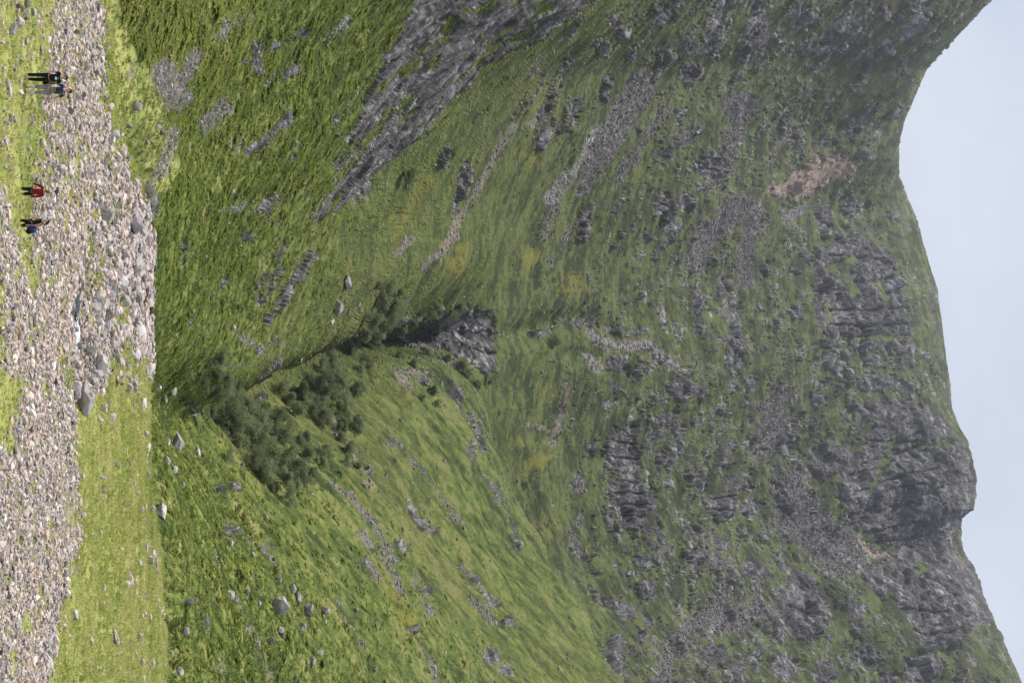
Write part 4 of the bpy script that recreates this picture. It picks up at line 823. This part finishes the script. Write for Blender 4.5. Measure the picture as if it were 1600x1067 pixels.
# ------------------------------------------------------------------ walkers
def cloth(name, col, rough=0.85):
    m, nt = mat_new(name); b = NB(nt); pos = b.n('ShaderNodeNewGeometry').outputs['Position']; n1 = b.noise(12, 4, 0.6, pos)
    c = b.mix(n1, tuple(x*0.75 for x in col), tuple(min(1, x*1.25) for x in col)); b.out(b.bsdf(c, rough, b.bump(n1, 0.5, 0.02), 0.2).outputs[0]); return m
M_SKIN = cloth('skin', (0.55,0.31,0.22), 0.6); M_BLACK = cloth('black_cloth', (0.012,0.012,0.016)); M_NAVY = cloth('navy_cloth', (0.028,0.045,0.15)); M_RED = cloth('red_wool', (0.23,0.012,0.024))
M_GREY = cloth('grey_cloth', (0.30,0.29,0.32)); M_PALE = cloth('pale_cloth', (0.60,0.66,0.80)); M_HAIRD = cloth('dark_hair', (0.02,0.014,0.011)); M_HAIRB = cloth('brown_hair', (0.20,0.115,0.06)); M_TAN = cloth('tan_canvas', (0.33,0.25,0.11)); M_KHAKI = cloth('khaki_cloth', (0.13,0.12,0.075)); M_BOOT = cloth('boot_leather', (0.03,0.027,0.025)); M_WHITE = cloth('white_print', (0.75,0.80,0.86)); M_BLUEP = cloth('blue_print', (0.10,0.22,0.62)); M_EYE = cloth('eye_dark', (0.02,0.015,0.012), 0.3); M_LIP = cloth('lip', (0.42,0.16,0.14))
def skin_obj(name, pts, edges, root, mat, parent, sub=1):
    """pts: {key: (xyz, rx, ry)}"""
    keys = list(pts); ix = {k: i for i, k in enumerate(keys)}
    me = bpy.data.meshes.new(name); me.from_pydata([pts[k][0] for k in keys], [(ix[a], ix[c]) for a, c in edges], [])
    o = bpy.data.objects.new(name, me); COL.objects.link(o); o.parent = parent
    md = o.modifiers.new('skin', 'SKIN'); md.use_smooth_shade = True; md.branch_smoothing = 0.4
    for i, k in enumerate(keys):
        sv = me.skin_vertices[0].data[i]; sv.radius = (pts[k][1], pts[k][2]); sv.use_root = (k == root)
    ss = o.modifiers.new('smooth', 'SUBSURF'); ss.levels = sub; ss.render_levels = sub
    me.materials.append(mat); return o
def blob(name, loc, scl, mat, parent, rot=(0, 0, 0), sub=3, noise_=0.0):
    v, f = ico(sub); v = v.copy()
    if noise_: v = v*(1+noise3(v*2.3+loc[2]*9, 5)*noise_)[:, None]
    me = bpy.data.meshes.new(name); me.from_pydata(v.tolist(), [], f.tolist()); me.polygons.foreach_set('use_smooth', [True]*len(f)); me.materials.append(mat)
    o = bpy.data.objects.new(name, me); COL.objects.link(o); o.parent = parent; o.location = loc; o.scale = scl; o.rotation_euler = rot; return o
def person(label, foot, face, height, elbow, wrist, knee, ankle, lean, skirt, top_mat, leg_mat, hair_mat, sleeves, lower_mat=None, long_hair=False, longtop=0.0):
    """figure facing -Y before turning by 'face'; elbow/wrist/knee/ankle hold (viewer-left, viewer-right) offsets from shoulder, elbow, hip and knee"""
    t = bpy.data.objects.new('person', None); COL.objects.link(t); t.location = foot; t.rotation_euler = (0, 0, face); s = height/1.72; t.scale = (s, s, s)
    t['label'] = label; t['category'] = 'person'
    lx, ly = lean
    P = {'pelvis': ((0, 0, 0.93), .145, .105), 'waist': ((lx*.25, ly*.25, 1.09), .125, .095), 'chest': ((lx*.6, ly*.6, 1.28), .155, .11), 'collar': ((lx*.85, ly*.85, 1.42), .09, .07), 'neck': ((lx, ly, 1.49), .052, .055), 'jaw': ((lx, ly-.015, 1.555), .062, .075), 'head': ((lx, ly, 1.63), .076, .096), 'crownpt': ((lx, ly+.005, 1.69), .055, .07), 'nose': ((lx, ly-.112, 1.605), .012, .014)}
    E = [('pelvis', 'waist'), ('waist', 'chest'), ('chest', 'collar'), ('collar', 'neck'), ('neck', 'jaw'), ('jaw', 'head'), ('head', 'crownpt'), ('head', 'nose')]
    for si, sd in ((0, -1), (1, 1)):
        n_ = 'lr'[si]; sh = np.array([lx*.8+sd*.185, ly*.8, 1.405]); el = sh+np.array(elbow[si]); wr = el+np.array(wrist[si]); dr = np.array(wrist[si])/np.linalg.norm(wrist[si])
        P['sh'+n_] = (tuple(sh), .058, .055); P['el'+n_] = (tuple(el), .042, .040); P['wr'+n_] = (tuple(wr), .027, .023); pm = wr+dr*.075; P['pm'+n_] = (tuple(pm), .030, .017)
        E += [('collar', 'sh'+n_), ('sh'+n_, 'el'+n_), ('el'+n_, 'wr'+n_), ('wr'+n_, 'pm'+n_)]
        ac = np.cross(dr, [0.0, 0.0, 1.0]) if abs(dr[2]) < 0.8 else np.array([0.0, 1.0, 0.0]); ac = ac-ac.dot(dr)*dr; ac /= np.linalg.norm(ac); pal = np.cross(dr, ac)*(-sd)
        for q, (of, L) in enumerate(((-.030, .075), (-.010, .085), (.011, .080), (.030, .062))):
            k1 = pm+ac*of*0.9+dr*(.022+L*.35)+pal*0.004; k2 = k1+dr*L*.45+pal*.022
            P[f'f{n_}{q}a'] = (tuple(k1), .0095, .0090); P[f'f{n_}{q}b'] = (tuple(k2), .0075, .0070); E += [('pm'+n_, f'f{n_}{q}a'), (f'f{n_}{q}a', f'f{n_}{q}b')]
        th1 = wr+dr*.045-ac*.036+pal*.012; th2 = th1+dr*.035-ac*.006+pal*.012
        P[f'th{n_}a'] = (tuple(th1), .011, .011); P[f'th{n_}b'] = (tuple(th2), .0085, .0085); E += [('wr'+n_, f'th{n_}a'), (f'th{n_}a', f'th{n_}b')]
        hp = np.array([sd*.092, 0, .88]); kn = hp+np.array(knee[si]); an = kn+np.array(ankle[si])
        P['hp'+n_] = (tuple(hp), .092, .092); P['kn'+n_] = (tuple(kn), .060, .060); P['cf'+n_] = (tuple(kn*0.68+an*0.32+np.array([0, .02, 0])), .055, .057); P['an'+n_] = (tuple(an), .036, .040); P['to'+n_] = (tuple(an+np.array([sd*.02, -.15, -.045])), .036, .025)
        E += [('pelvis', 'hp'+n_), ('hp'+n_, 'kn'+n_), ('kn'+n_, 'cf'+n_), ('cf'+n_, 'an'+n_), ('an'+n_, 'to'+n_)]
    skin_obj('body', P, E, 'pelvis', M_SKIN, t, 1)
    def sub(keys, grow, edges=None):
        return {k: (P[k][0], P[k][1]+grow, P[k][2]+grow) for k in keys}, edges or [e for e in E if e[0] in keys and e[1] in keys]
    # top
    ks = ['waist', 'chest', 'collar', 'shl', 'shr']; Q, EE = sub(ks, .022); Q['collar'] = (P['collar'][0], .085, .075)
    Q['hem'] = ((0, 0, 0.90-longtop), .165+longtop*.05, .125); EE = EE+[('hem', 'waist')]
    for n_, i in (('l', 0), ('r', 1)):
        sh, el, wr = (np.array(P[k+n_][0]) for k in ('sh', 'el', 'wr'))
        if sleeves == 'long':
            Q['el'+n_] = (tuple(el), .058, .056); Q['cu'+n_] = (tuple(wr*0.97+el*0.03), .042, .04); EE += [('sh'+n_, 'el'+n_), ('el'+n_, 'cu'+n_)]
        elif sleeves == 'short':
            Q['cu'+n_] = (tuple(sh*0.42+el*0.58), .062, .06); EE += [('sh'+n_, 'cu'+n_)]
    skin_obj({'long': 'jumper', 'short': 'shirt', 'none': 'vest'}[sleeves], Q, EE, 'chest', top_mat, t, 1)
    # legs
    Q = {'pelvis': ((0, 0, .95), .158, .118)}; EE = []
    for n_ in 'lr':
        kn, an = np.array(P['kn'+n_][0]), np.array(P['an'+n_][0]); stop = 0.96 if lower_mat is None else 0.30
        Q['hp'+n_] = (P['hp'+n_][0], .108, .108); Q['kn'+n_] = (tuple(kn), .078, .078); Q['hem'+n_] = (tuple(kn+(an-kn)*stop), .062, .066); EE += [('pelvis', 'hp'+n_), ('hp'+n_, 'kn'+n_), ('kn'+n_, 'hem'+n_)]
    skin_obj('trousers', Q, EE, 'pelvis', leg_mat, t, 1)
    for n_ in 'lr':
        kn, an, to = (np.array(P[k+n_][0]) for k in ('kn', 'an', 'to'))
        if lower_mat is not None:
            skin_obj('gaiter', {'a': (tuple(kn+(an-kn)*.28), .066, .066), 'b': (tuple(kn+(an-kn)*.6), .060, .062), 'c': (tuple(an), .048, .052)}, [('a', 'b'), ('b', 'c')], 'a', lower_mat, t, 1)
        skin_obj('boot', {'a': (tuple(an+np.array([0, .01, .05])), .050, .054), 'b': (tuple(an+np.array([0, .01, -.03])), .050, .052), 'c': (tuple(to+np.array([0, 0, -.012])), .048, .034)}, [('a', 'b'), ('b', 'c')], 'b', M_BOOT, t, 1)
    # head
    hx, hy = lx, ly
    bm = bmesh.new(); v, f = ico(4); vs = [bm.verts.new(x) for x in v]
    for q in f:
        c = v[q].mean(0)
        if c[2] > 0.12+(0.55 if c[1] < -0.15 else 0) or (c[1] > 0.25 and c[2] > -0.6) or (abs(c[0]) > .75 and c[2] > -0.05 and c[1] > -.2): bm.faces.new([vs[i] for i in q])
    for x in [x for x in bm.verts if not x.link_faces]: bm.verts.remove(x)
    me = bpy.data.meshes.new('hair'); bm.to_mesh(me); bm.free(); me.materials.append(hair_mat); o = bpy.data.objects.new('hair', me); COL.objects.link(o); o.parent = t; o.location = (hx, hy+.008, 1.632); o.scale = (.092, .116, .112)
    sm = o.modifiers.new('thick', 'SOLIDIFY'); sm.thickness = 0.12
    if long_hair: skin_obj('ponytail', {'a': ((hx, hy+.10, 1.66), .05, .05), 'b': ((hx+.02, hy+.135, 1.58), .055, .05), 'c': ((hx+.02, hy+.13, 1.47), .035, .03)}, [('a', 'b'), ('b', 'c')], 'a', hair_mat, t, 1)
    for sd in (-1, 1):
        blob('eye', (hx+sd*.030, hy-.088, 1.628), (.011, .008, .008), M_EYE, t, sub=2); blob('ear', (hx+sd*.080, hy+.012, 1.605), (.012, .02, .032), M_SKIN, t, sub=2)
    blob('mouth', (hx, hy-.088, 1.562), (.024, .008, .008), M_LIP, t, sub=2)
    return t
def loose(name, label, cat, loc, parts):
    t = bpy.data.objects.new(name, None); COL.objects.link(t); t.location = loc; t['label'] = label; t['category'] = cat
    for p in parts: p(t)
    return t
def feet(u, v): return ground(u, v)
gA, gB = feet(121, 39), feet(141, 40)
def ppx(px, d): return px*d/FOC
hA = ppx(62.5, gA[1]); hB = ppx(68, gB[1]); print('heights', hA, hB, gA, gB)
arm_dn = ((-.07, .02, -.28), (.05, .0, -.29))
A_ = person('person in black trousers and black T-shirt with a white and blue print', gA, 0.25, hA, ((-.06, .03, -.28), (.05, .02, -.28)), ((-.02, -.10, -.23), (.06, -.06, -.23)), ((-.01, -.07, -.41), (.01, .05, -.42)), ((.01, .10, -.39), (.0, .08, -.38)), (.0, -.03), 0, M_BLACK, M_BLACK, M_HAIRD, 'short')
for nm, mt, z, w in (('white_print', M_WHITE, 1.26, .07), ('blue_print', M_BLUEP, 1.33, .045)):
    blob(nm, (.02, -.150, z), (w, .012, .05), mt, A_, rot=(-.1, 0, 0), sub=3)
B_ = person('person in a navy T-shirt, grey breeches and pale gaiters beside the one in black', gB, -0.15, hB, ((-.09, -.03, -.27), (.09, .02, -.28)), ((-.04, -.11, -.21), (.03, -.05, -.25)), ((-.02, -.05, -.41), (.0, .04, -.42)), ((.0, .10, -.39), (-.01, .06, -.39)), (.02, -.02), 0, M_NAVY, M_GREY, M_HAIRD, 'short', lower_mat=M_PALE)
# things the walkers carry
def at_local(o, p):
    bpy.context.view_layer.update(); return o.matrix_world @ Vector(p)
loose('waist_bag', 'tan canvas bag worn at the waist of the walker in navy', 'bag', at_local(B_, (.05, -.15, 1.05)), [lambda t: blob('pouch', (0, 0, 0), (.13, .07, .10), M_TAN, t, noise_=.2), lambda t: blob('flap', (0, -.03, .05), (.125, .055, .045), M_KHAKI, t), lambda t: skin_obj('strap', {'a': ((.1, .02, .06), .016, .008), 'b': ((.08, -.02, .22), .016, .008), 'c': ((-.04, -.0, .36), .016, .008)}, [('a', 'b'), ('b', 'c')], 'a', M_KHAKI, t)])
loose('jacket', 'khaki and dark jacket hung over the arm of the walker in navy', 'jacket', at_local(B_, (-.27, -.10, .98)), [lambda t: blob('folded_body', (0, 0, 0), (.085, .10, .20), M_KHAKI, t, noise_=.35), lambda t: blob('lining', (.03, .01, -.20), (.075, .085, .16), M_BLACK, t, noise_=.3), lambda t: skin_obj('sleeve', {'a': ((-.03, -.05, .1), .05, .035), 'b': ((-.06, -.06, -.1), .045, .03), 'c': ((-.05, -.05, -.24), .04, .03)}, [('a', 'b'), ('b', 'c')], 'a', M_KHAKI, t)])
def low_ground(u, d):
    a = to_a(u, 12.0); k = np.argmin((af-a)**2*4e4+(df-d)**2*0.01); return P1[k].copy()
print('PIX', proj(np.array([low_ground(298,62.4), low_ground(298,60.3), low_ground(298, 58.0)])), low_ground(298,60.3))
gC, gD = low_ground(298, 65.2), low_ground(349, 65.2)
topz = lambda v, d: CAM_H+tan_elev(v)*d
hC = topz(78, gC[1])-gC[2]; hD = topz(77, gD[1])-gD[2]; print('heights', hC, hD, gC, gD)
C_ = person('person in a dark red jumper and black trousers with tied light brown hair', gC, math.pi-0.25, hC, ((-.05, .0, -.29), (.17, -.06, -.25)), ((.0, -.06, -.25), (.08, -.08, -.22)), ((-.01, -.13, -.40), (.02, .07, -.42)), ((.0, .10, -.39), (.0, .12, -.37)), (.0, -.04), 0, M_RED, M_BLACK, M_HAIRB, 'long', long_hair=True, longtop=.10)
D_ = person('person in a sleeveless black top with one bare arm and a dark bag', gD, -0.9, hD, ((-.02, -.06, -.29), (.05, .04, -.28)), ((.0, -.14, -.22), (.05, -.03, -.25)), ((.0, -.10, -.41), (.0, .08, -.42)), ((.0, .08, -.39), (.0, .12, -.37)), (.0, -.10), 0, M_BLACK, M_BLACK, M_HAIRD, 'none', long_hair=True)
loose('shoulder_bag', 'dark blue bag slung behind the walker in the sleeveless top', 'bag', at_local(D_, (.33, .10, .98)), [lambda t: blob('sack', (0, 0, 0), (.17, .15, .20), M_NAVY, t, noise_=.3), lambda t: blob('pocket', (.09, -.06, -.10), (.12, .10, .13), M_BLACK, t, noise_=.3), lambda t: skin_obj('strap', {'a': ((-.05, .02, .15), .02, .01), 'b': ((-.14, .0, .32), .02, .01), 'c': ((-.22, -.08, .46), .02, .01)}, [('a', 'b'), ('b', 'c')], 'a', M_BLACK, t)])
# ------------------------------------------------------------------ running water
m, nt = mat_new('stream_water'); b = NB(nt); pos = b.n('ShaderNodeNewGeometry').outputs['Position']
fo = b.attr('tone').outputs['Fac']; n1 = b.noise(5.0, 4, 0.7, pos); f2 = b.mapr(b.math('ADD', b.math('MULTIPLY', fo, 0.9), b.math('MULTIPLY', b.math('SUBTRACT', n1, 0.5), 0.9)), 0.38, 0.62)
deep = b.bsdf((0.02, 0.035, 0.045), 0.06, b.bump(n1, 0.4, 0.05), 0.5); white = b.bsdf((0.80, 0.83, 0.87), 0.6, None, 0.3)
mx = b.n('ShaderNodeMixShader'); b.link(f2, mx.inputs[0]); b.link(deep.outputs[0], mx.inputs[1]); b.link(white.outputs[0], mx.inputs[2]); b.out(mx.outputs[0]); M_WATER = m
def water_strip(pts, widths, foam, sub=7):
    """a low rounded sheet of water down a line of ground points"""
    pts = [np.array(p, float) for p in pts]; n_ = len(pts); vs, fs, tn = [], [], []
    for i, p in enumerate(pts):
        t = pts[min(i+1, n_-1)]-pts[max(i-1, 0)]; t[2] = 0; t = t/(np.linalg.norm(t)+1e-9); sx = np.array([t[1], -t[0], 0])
        if abs(sx[0]) < 0.25: sx = np.array([1.0, 0, 0])
        for k in range(sub):
            q = k/(sub-1)*2-1; vs.append(p+sx*q*widths[i]+np.array([0, 0, (1-q*q)*widths[i]*0.18-abs(q)*0.12])); tn.append(foam[i])
    for i in range(n_-1):
        for k in range(sub-1): fs.append((i*sub+k, i*sub+k+1, (i+1)*sub+k+1, (i+1)*sub+k))
    me = bpy.data.meshes.new('water'); me.from_pydata([tuple(x) for x in vs], [], fs); me.polygons.foreach_set('use_smooth', [True]*len(fs))
    at = me.attributes.new('tone', 'FLOAT', 'POINT'); at.data.foreach_set('value', np.array(tn, F32)); me.materials.append(M_WATER)
    o = bpy.data.objects.new('water', me); COL.objects.link(o); o['kind'] = 'structure'; return o
bl = np.array(BROOK); t_ = np.linspace(0, len(bl)-1, 60); bxy = np.stack([np.interp(t_, range(len(bl)), bl[:, i]) for i in (0, 1)], 1)
ub = 533.5+FOC*bxy[:, 0]/bxy[:, 1]/1.03
kp = (ub > 463) & (ub < 545); bxy = bxy[kp]; ub = ub[kp]
foam = np.interp(ub, [440,470,490,500,520,535,560,580,590,610], [0.1,0.0,0.05,0.5,0.72,0.35,0.05,0.35,0.5,0.1])
water_strip([(x, y, -0.26-0.003*i) for i, (x, y) in enumerate(bxy)], (0.68+0.35*np.sin(np.arange(len(bxy))*0.7)*np.sin(np.arange(len(bxy))*0.23))*np.minimum(1, 0.25+0.25*np.minimum(np.arange(len(bxy)), np.arange(len(bxy))[::-1])), foam)
def run(line, w0, w1, foam, lift=0.25):
    L = [line[0]]
    for p, q in zip(line[:-1], line[1:]):
        k = max(2, int(math.hypot(q[0]-p[0], q[1]-p[1])/2.0)); L += [(p[0]+(q[0]-p[0])*i/k, p[1]+(q[1]-p[1])*i/k) for i in range(1, k+1)]
    pts = np.array([ground(u+rng.normal()*0.5, v, 1) for u, v in L])
    for _ in range(1): pts[1:-1] = 0.25*pts[:-2]+0.5*pts[1:-1]+0.25*pts[2:]
    pts[:, 2] += lift; pts[:, 1] -= lift*1.2; w = np.linspace(w0, w1, len(pts))*rng.uniform(0.6, 1.4, len(pts))
    return water_strip(pts, w, np.full(len(pts), foam)+rng.normal(size=len(pts))*0.12, 5)
run([(517,698),(514,715),(513,735),(512,752)], 0.26, 0.18, 0.34, 0.5)
run([(513,752),(517,766),(521,775),(525,786),(530,797),(533,806)], 0.2, 0.18, 0.45, 0.4)
run([(523,825),(512,858),(505,878),(503,886)], 0.25, 0.2, 0.3, 0.4)
run([(660,731),(668,737),(675,741),(684,745)], 0.26, 0.2, 0.5, 0.3); run([(727,729),(731,735),(735,740)], 0.18, 0.15, 0.45, 0.3); run([(808,789),(813,792),(820,797)], 0.18, 0.15, 0.45, 0.3)
run([(524,968),(521,978),(518,990),(514,1005)], 0.3, 0.25, 0.3, 0.5)
# ------------------------------------------------------------------ camera, sun, sky, air
cam = bpy.data.cameras.new('camera'); co = bpy.data.objects.new('camera', cam); COL.objects.link(co)
cam.sensor_fit = 'HORIZONTAL'; cam.sensor_width = 36.0; cam.lens = 36.0*FOC/1600.0; cam.clip_start = 0.5; cam.clip_end = 20000
fwd = Vector((0, CP, SP)); up = Vector((0, -SP, CP)); left = Vector((-1, 0, 0))
# the camera was held on its side: picture right is world up, picture top is the viewer's left
co.matrix_world = Matrix(((up.x, left.x, -fwd.x, 0), (up.y, left.y, -fwd.y, 0), (up.z, left.z, -fwd.z, CAM_H), (0, 0, 0, 1)))
scene.camera = co
SUN_EL, SUN_AZ = math.radians(57), math.radians(-57)   # azimuth from +Y, negative to the viewer's left
sd_ = Vector((math.sin(SUN_AZ)*math.cos(SUN_EL), math.cos(SUN_AZ)*math.cos(SUN_EL), math.sin(SUN_EL)))
sun = bpy.data.lights.new('sun', 'SUN'); sun.energy = 3.6; sun.angle = math.radians(0.6); sun.color = (1.0, 0.955, 0.88)
so = bpy.data.objects.new('sun', sun); COL.objects.link(so); so.rotation_euler = (-sd_).to_track_quat('-Z', 'Y').to_euler()
world = bpy.data.worlds.new('World'); scene.world = world; world.use_nodes = True
nt = world.node_tree; nt.nodes.clear(); b = NB(nt)
sky = b.n('ShaderNodeTexSky', sky_type='NISHITA'); sky.sun_disc = False; sky.sun_elevation = SUN_EL; sky.sun_rotation = SUN_AZ
sky.altitude = 150; sky.air_density = 1.0; sky.dust_density = 2.0; sky.ozone_density = 1.2
tc = b.n('ShaderNodeTexCoord').outputs['Generated']
mp = b.n('ShaderNodeMapping'); mp.inputs['Scale'].default_value = (1.0, 1.0, 2.2); b.link(tc, mp.inputs['Vector'])
cl = b.noise(3.2, 6, 0.58, mp.outputs[0]); 
cf = b.mapr(cl, 0.30, 0.66, 0.0, 1.0)
sx = b.n('ShaderNodeSeparateXYZ'); b.link(tc, sx.inputs[0])
cf2 = b.math('ADD', b.math('MULTIPLY', cf, 0.65), b.mapr(sx.outputs[0], -0.25, 0.25, -0.1, 0.5))
cloudc = b.mix(0.88, sky.outputs[0], b.mix(cf2, (3.6,4.1,5.0), (5.4,5.6,6.1)))
bg = b.n('ShaderNodeBackground'); bg.inputs['Strength'].default_value = 0.10; b.link(cloudc, bg.inputs['Color'])
wo = b.n('ShaderNodeOutputWorld'); b.link(bg.outputs[0], wo.inputs['Surface'])
# thin summer haze: one box of even air round everything
me = bpy.data.meshes.new('haze'); bm = bmesh.new(); bmesh.ops.create_cube(bm, size=1.0)
zlo, zhi = float(P1[:, 2].min())-1.0, float(P1[:, 2].max())+40.0
for v_ in bm.verts: v_.co = Vector((v_.co.x*2600, 1300+v_.co.y*2720, (zlo+zhi)/2+v_.co.z*(zhi-zlo)))
bm.to_mesh(me); bm.free(); hz = bpy.data.objects.new('haze', me); COL.objects.link(hz); hz['kind'] = 'stuff'
m, nt = mat_new('haze_air'); b = NB(nt); pv = b.n('ShaderNodeVolumePrincipled'); pv.inputs['Color'].default_value = (0.80, 0.86, 1.0, 1); pv.inputs['Density'].default_value = 0.000034; pv.inputs['Anisotropy'].default_value = 0.25
o_ = b.n('ShaderNodeOutputMaterial'); b.link(pv.outputs[0], o_.inputs['Volume']); me.materials.append(m)
scene.view_settings.view_transform = 'Standard'; scene.view_settings.look = 'None'; scene.view_settings.gamma = 1.0; scene.view_settings.exposure = 0.6
scene.cycles.use_denoising = True
scene.cycles.denoiser = 'OPENIMAGEDENOISE'
scene.cycles.sample_clamp_indirect = 3.0
scene.cycles.max_bounces = 4; scene.cycles.diffuse_bounces = 2; scene.cycles.volume_bounces = 0; scene.cycles.transparent_max_bounces = 6
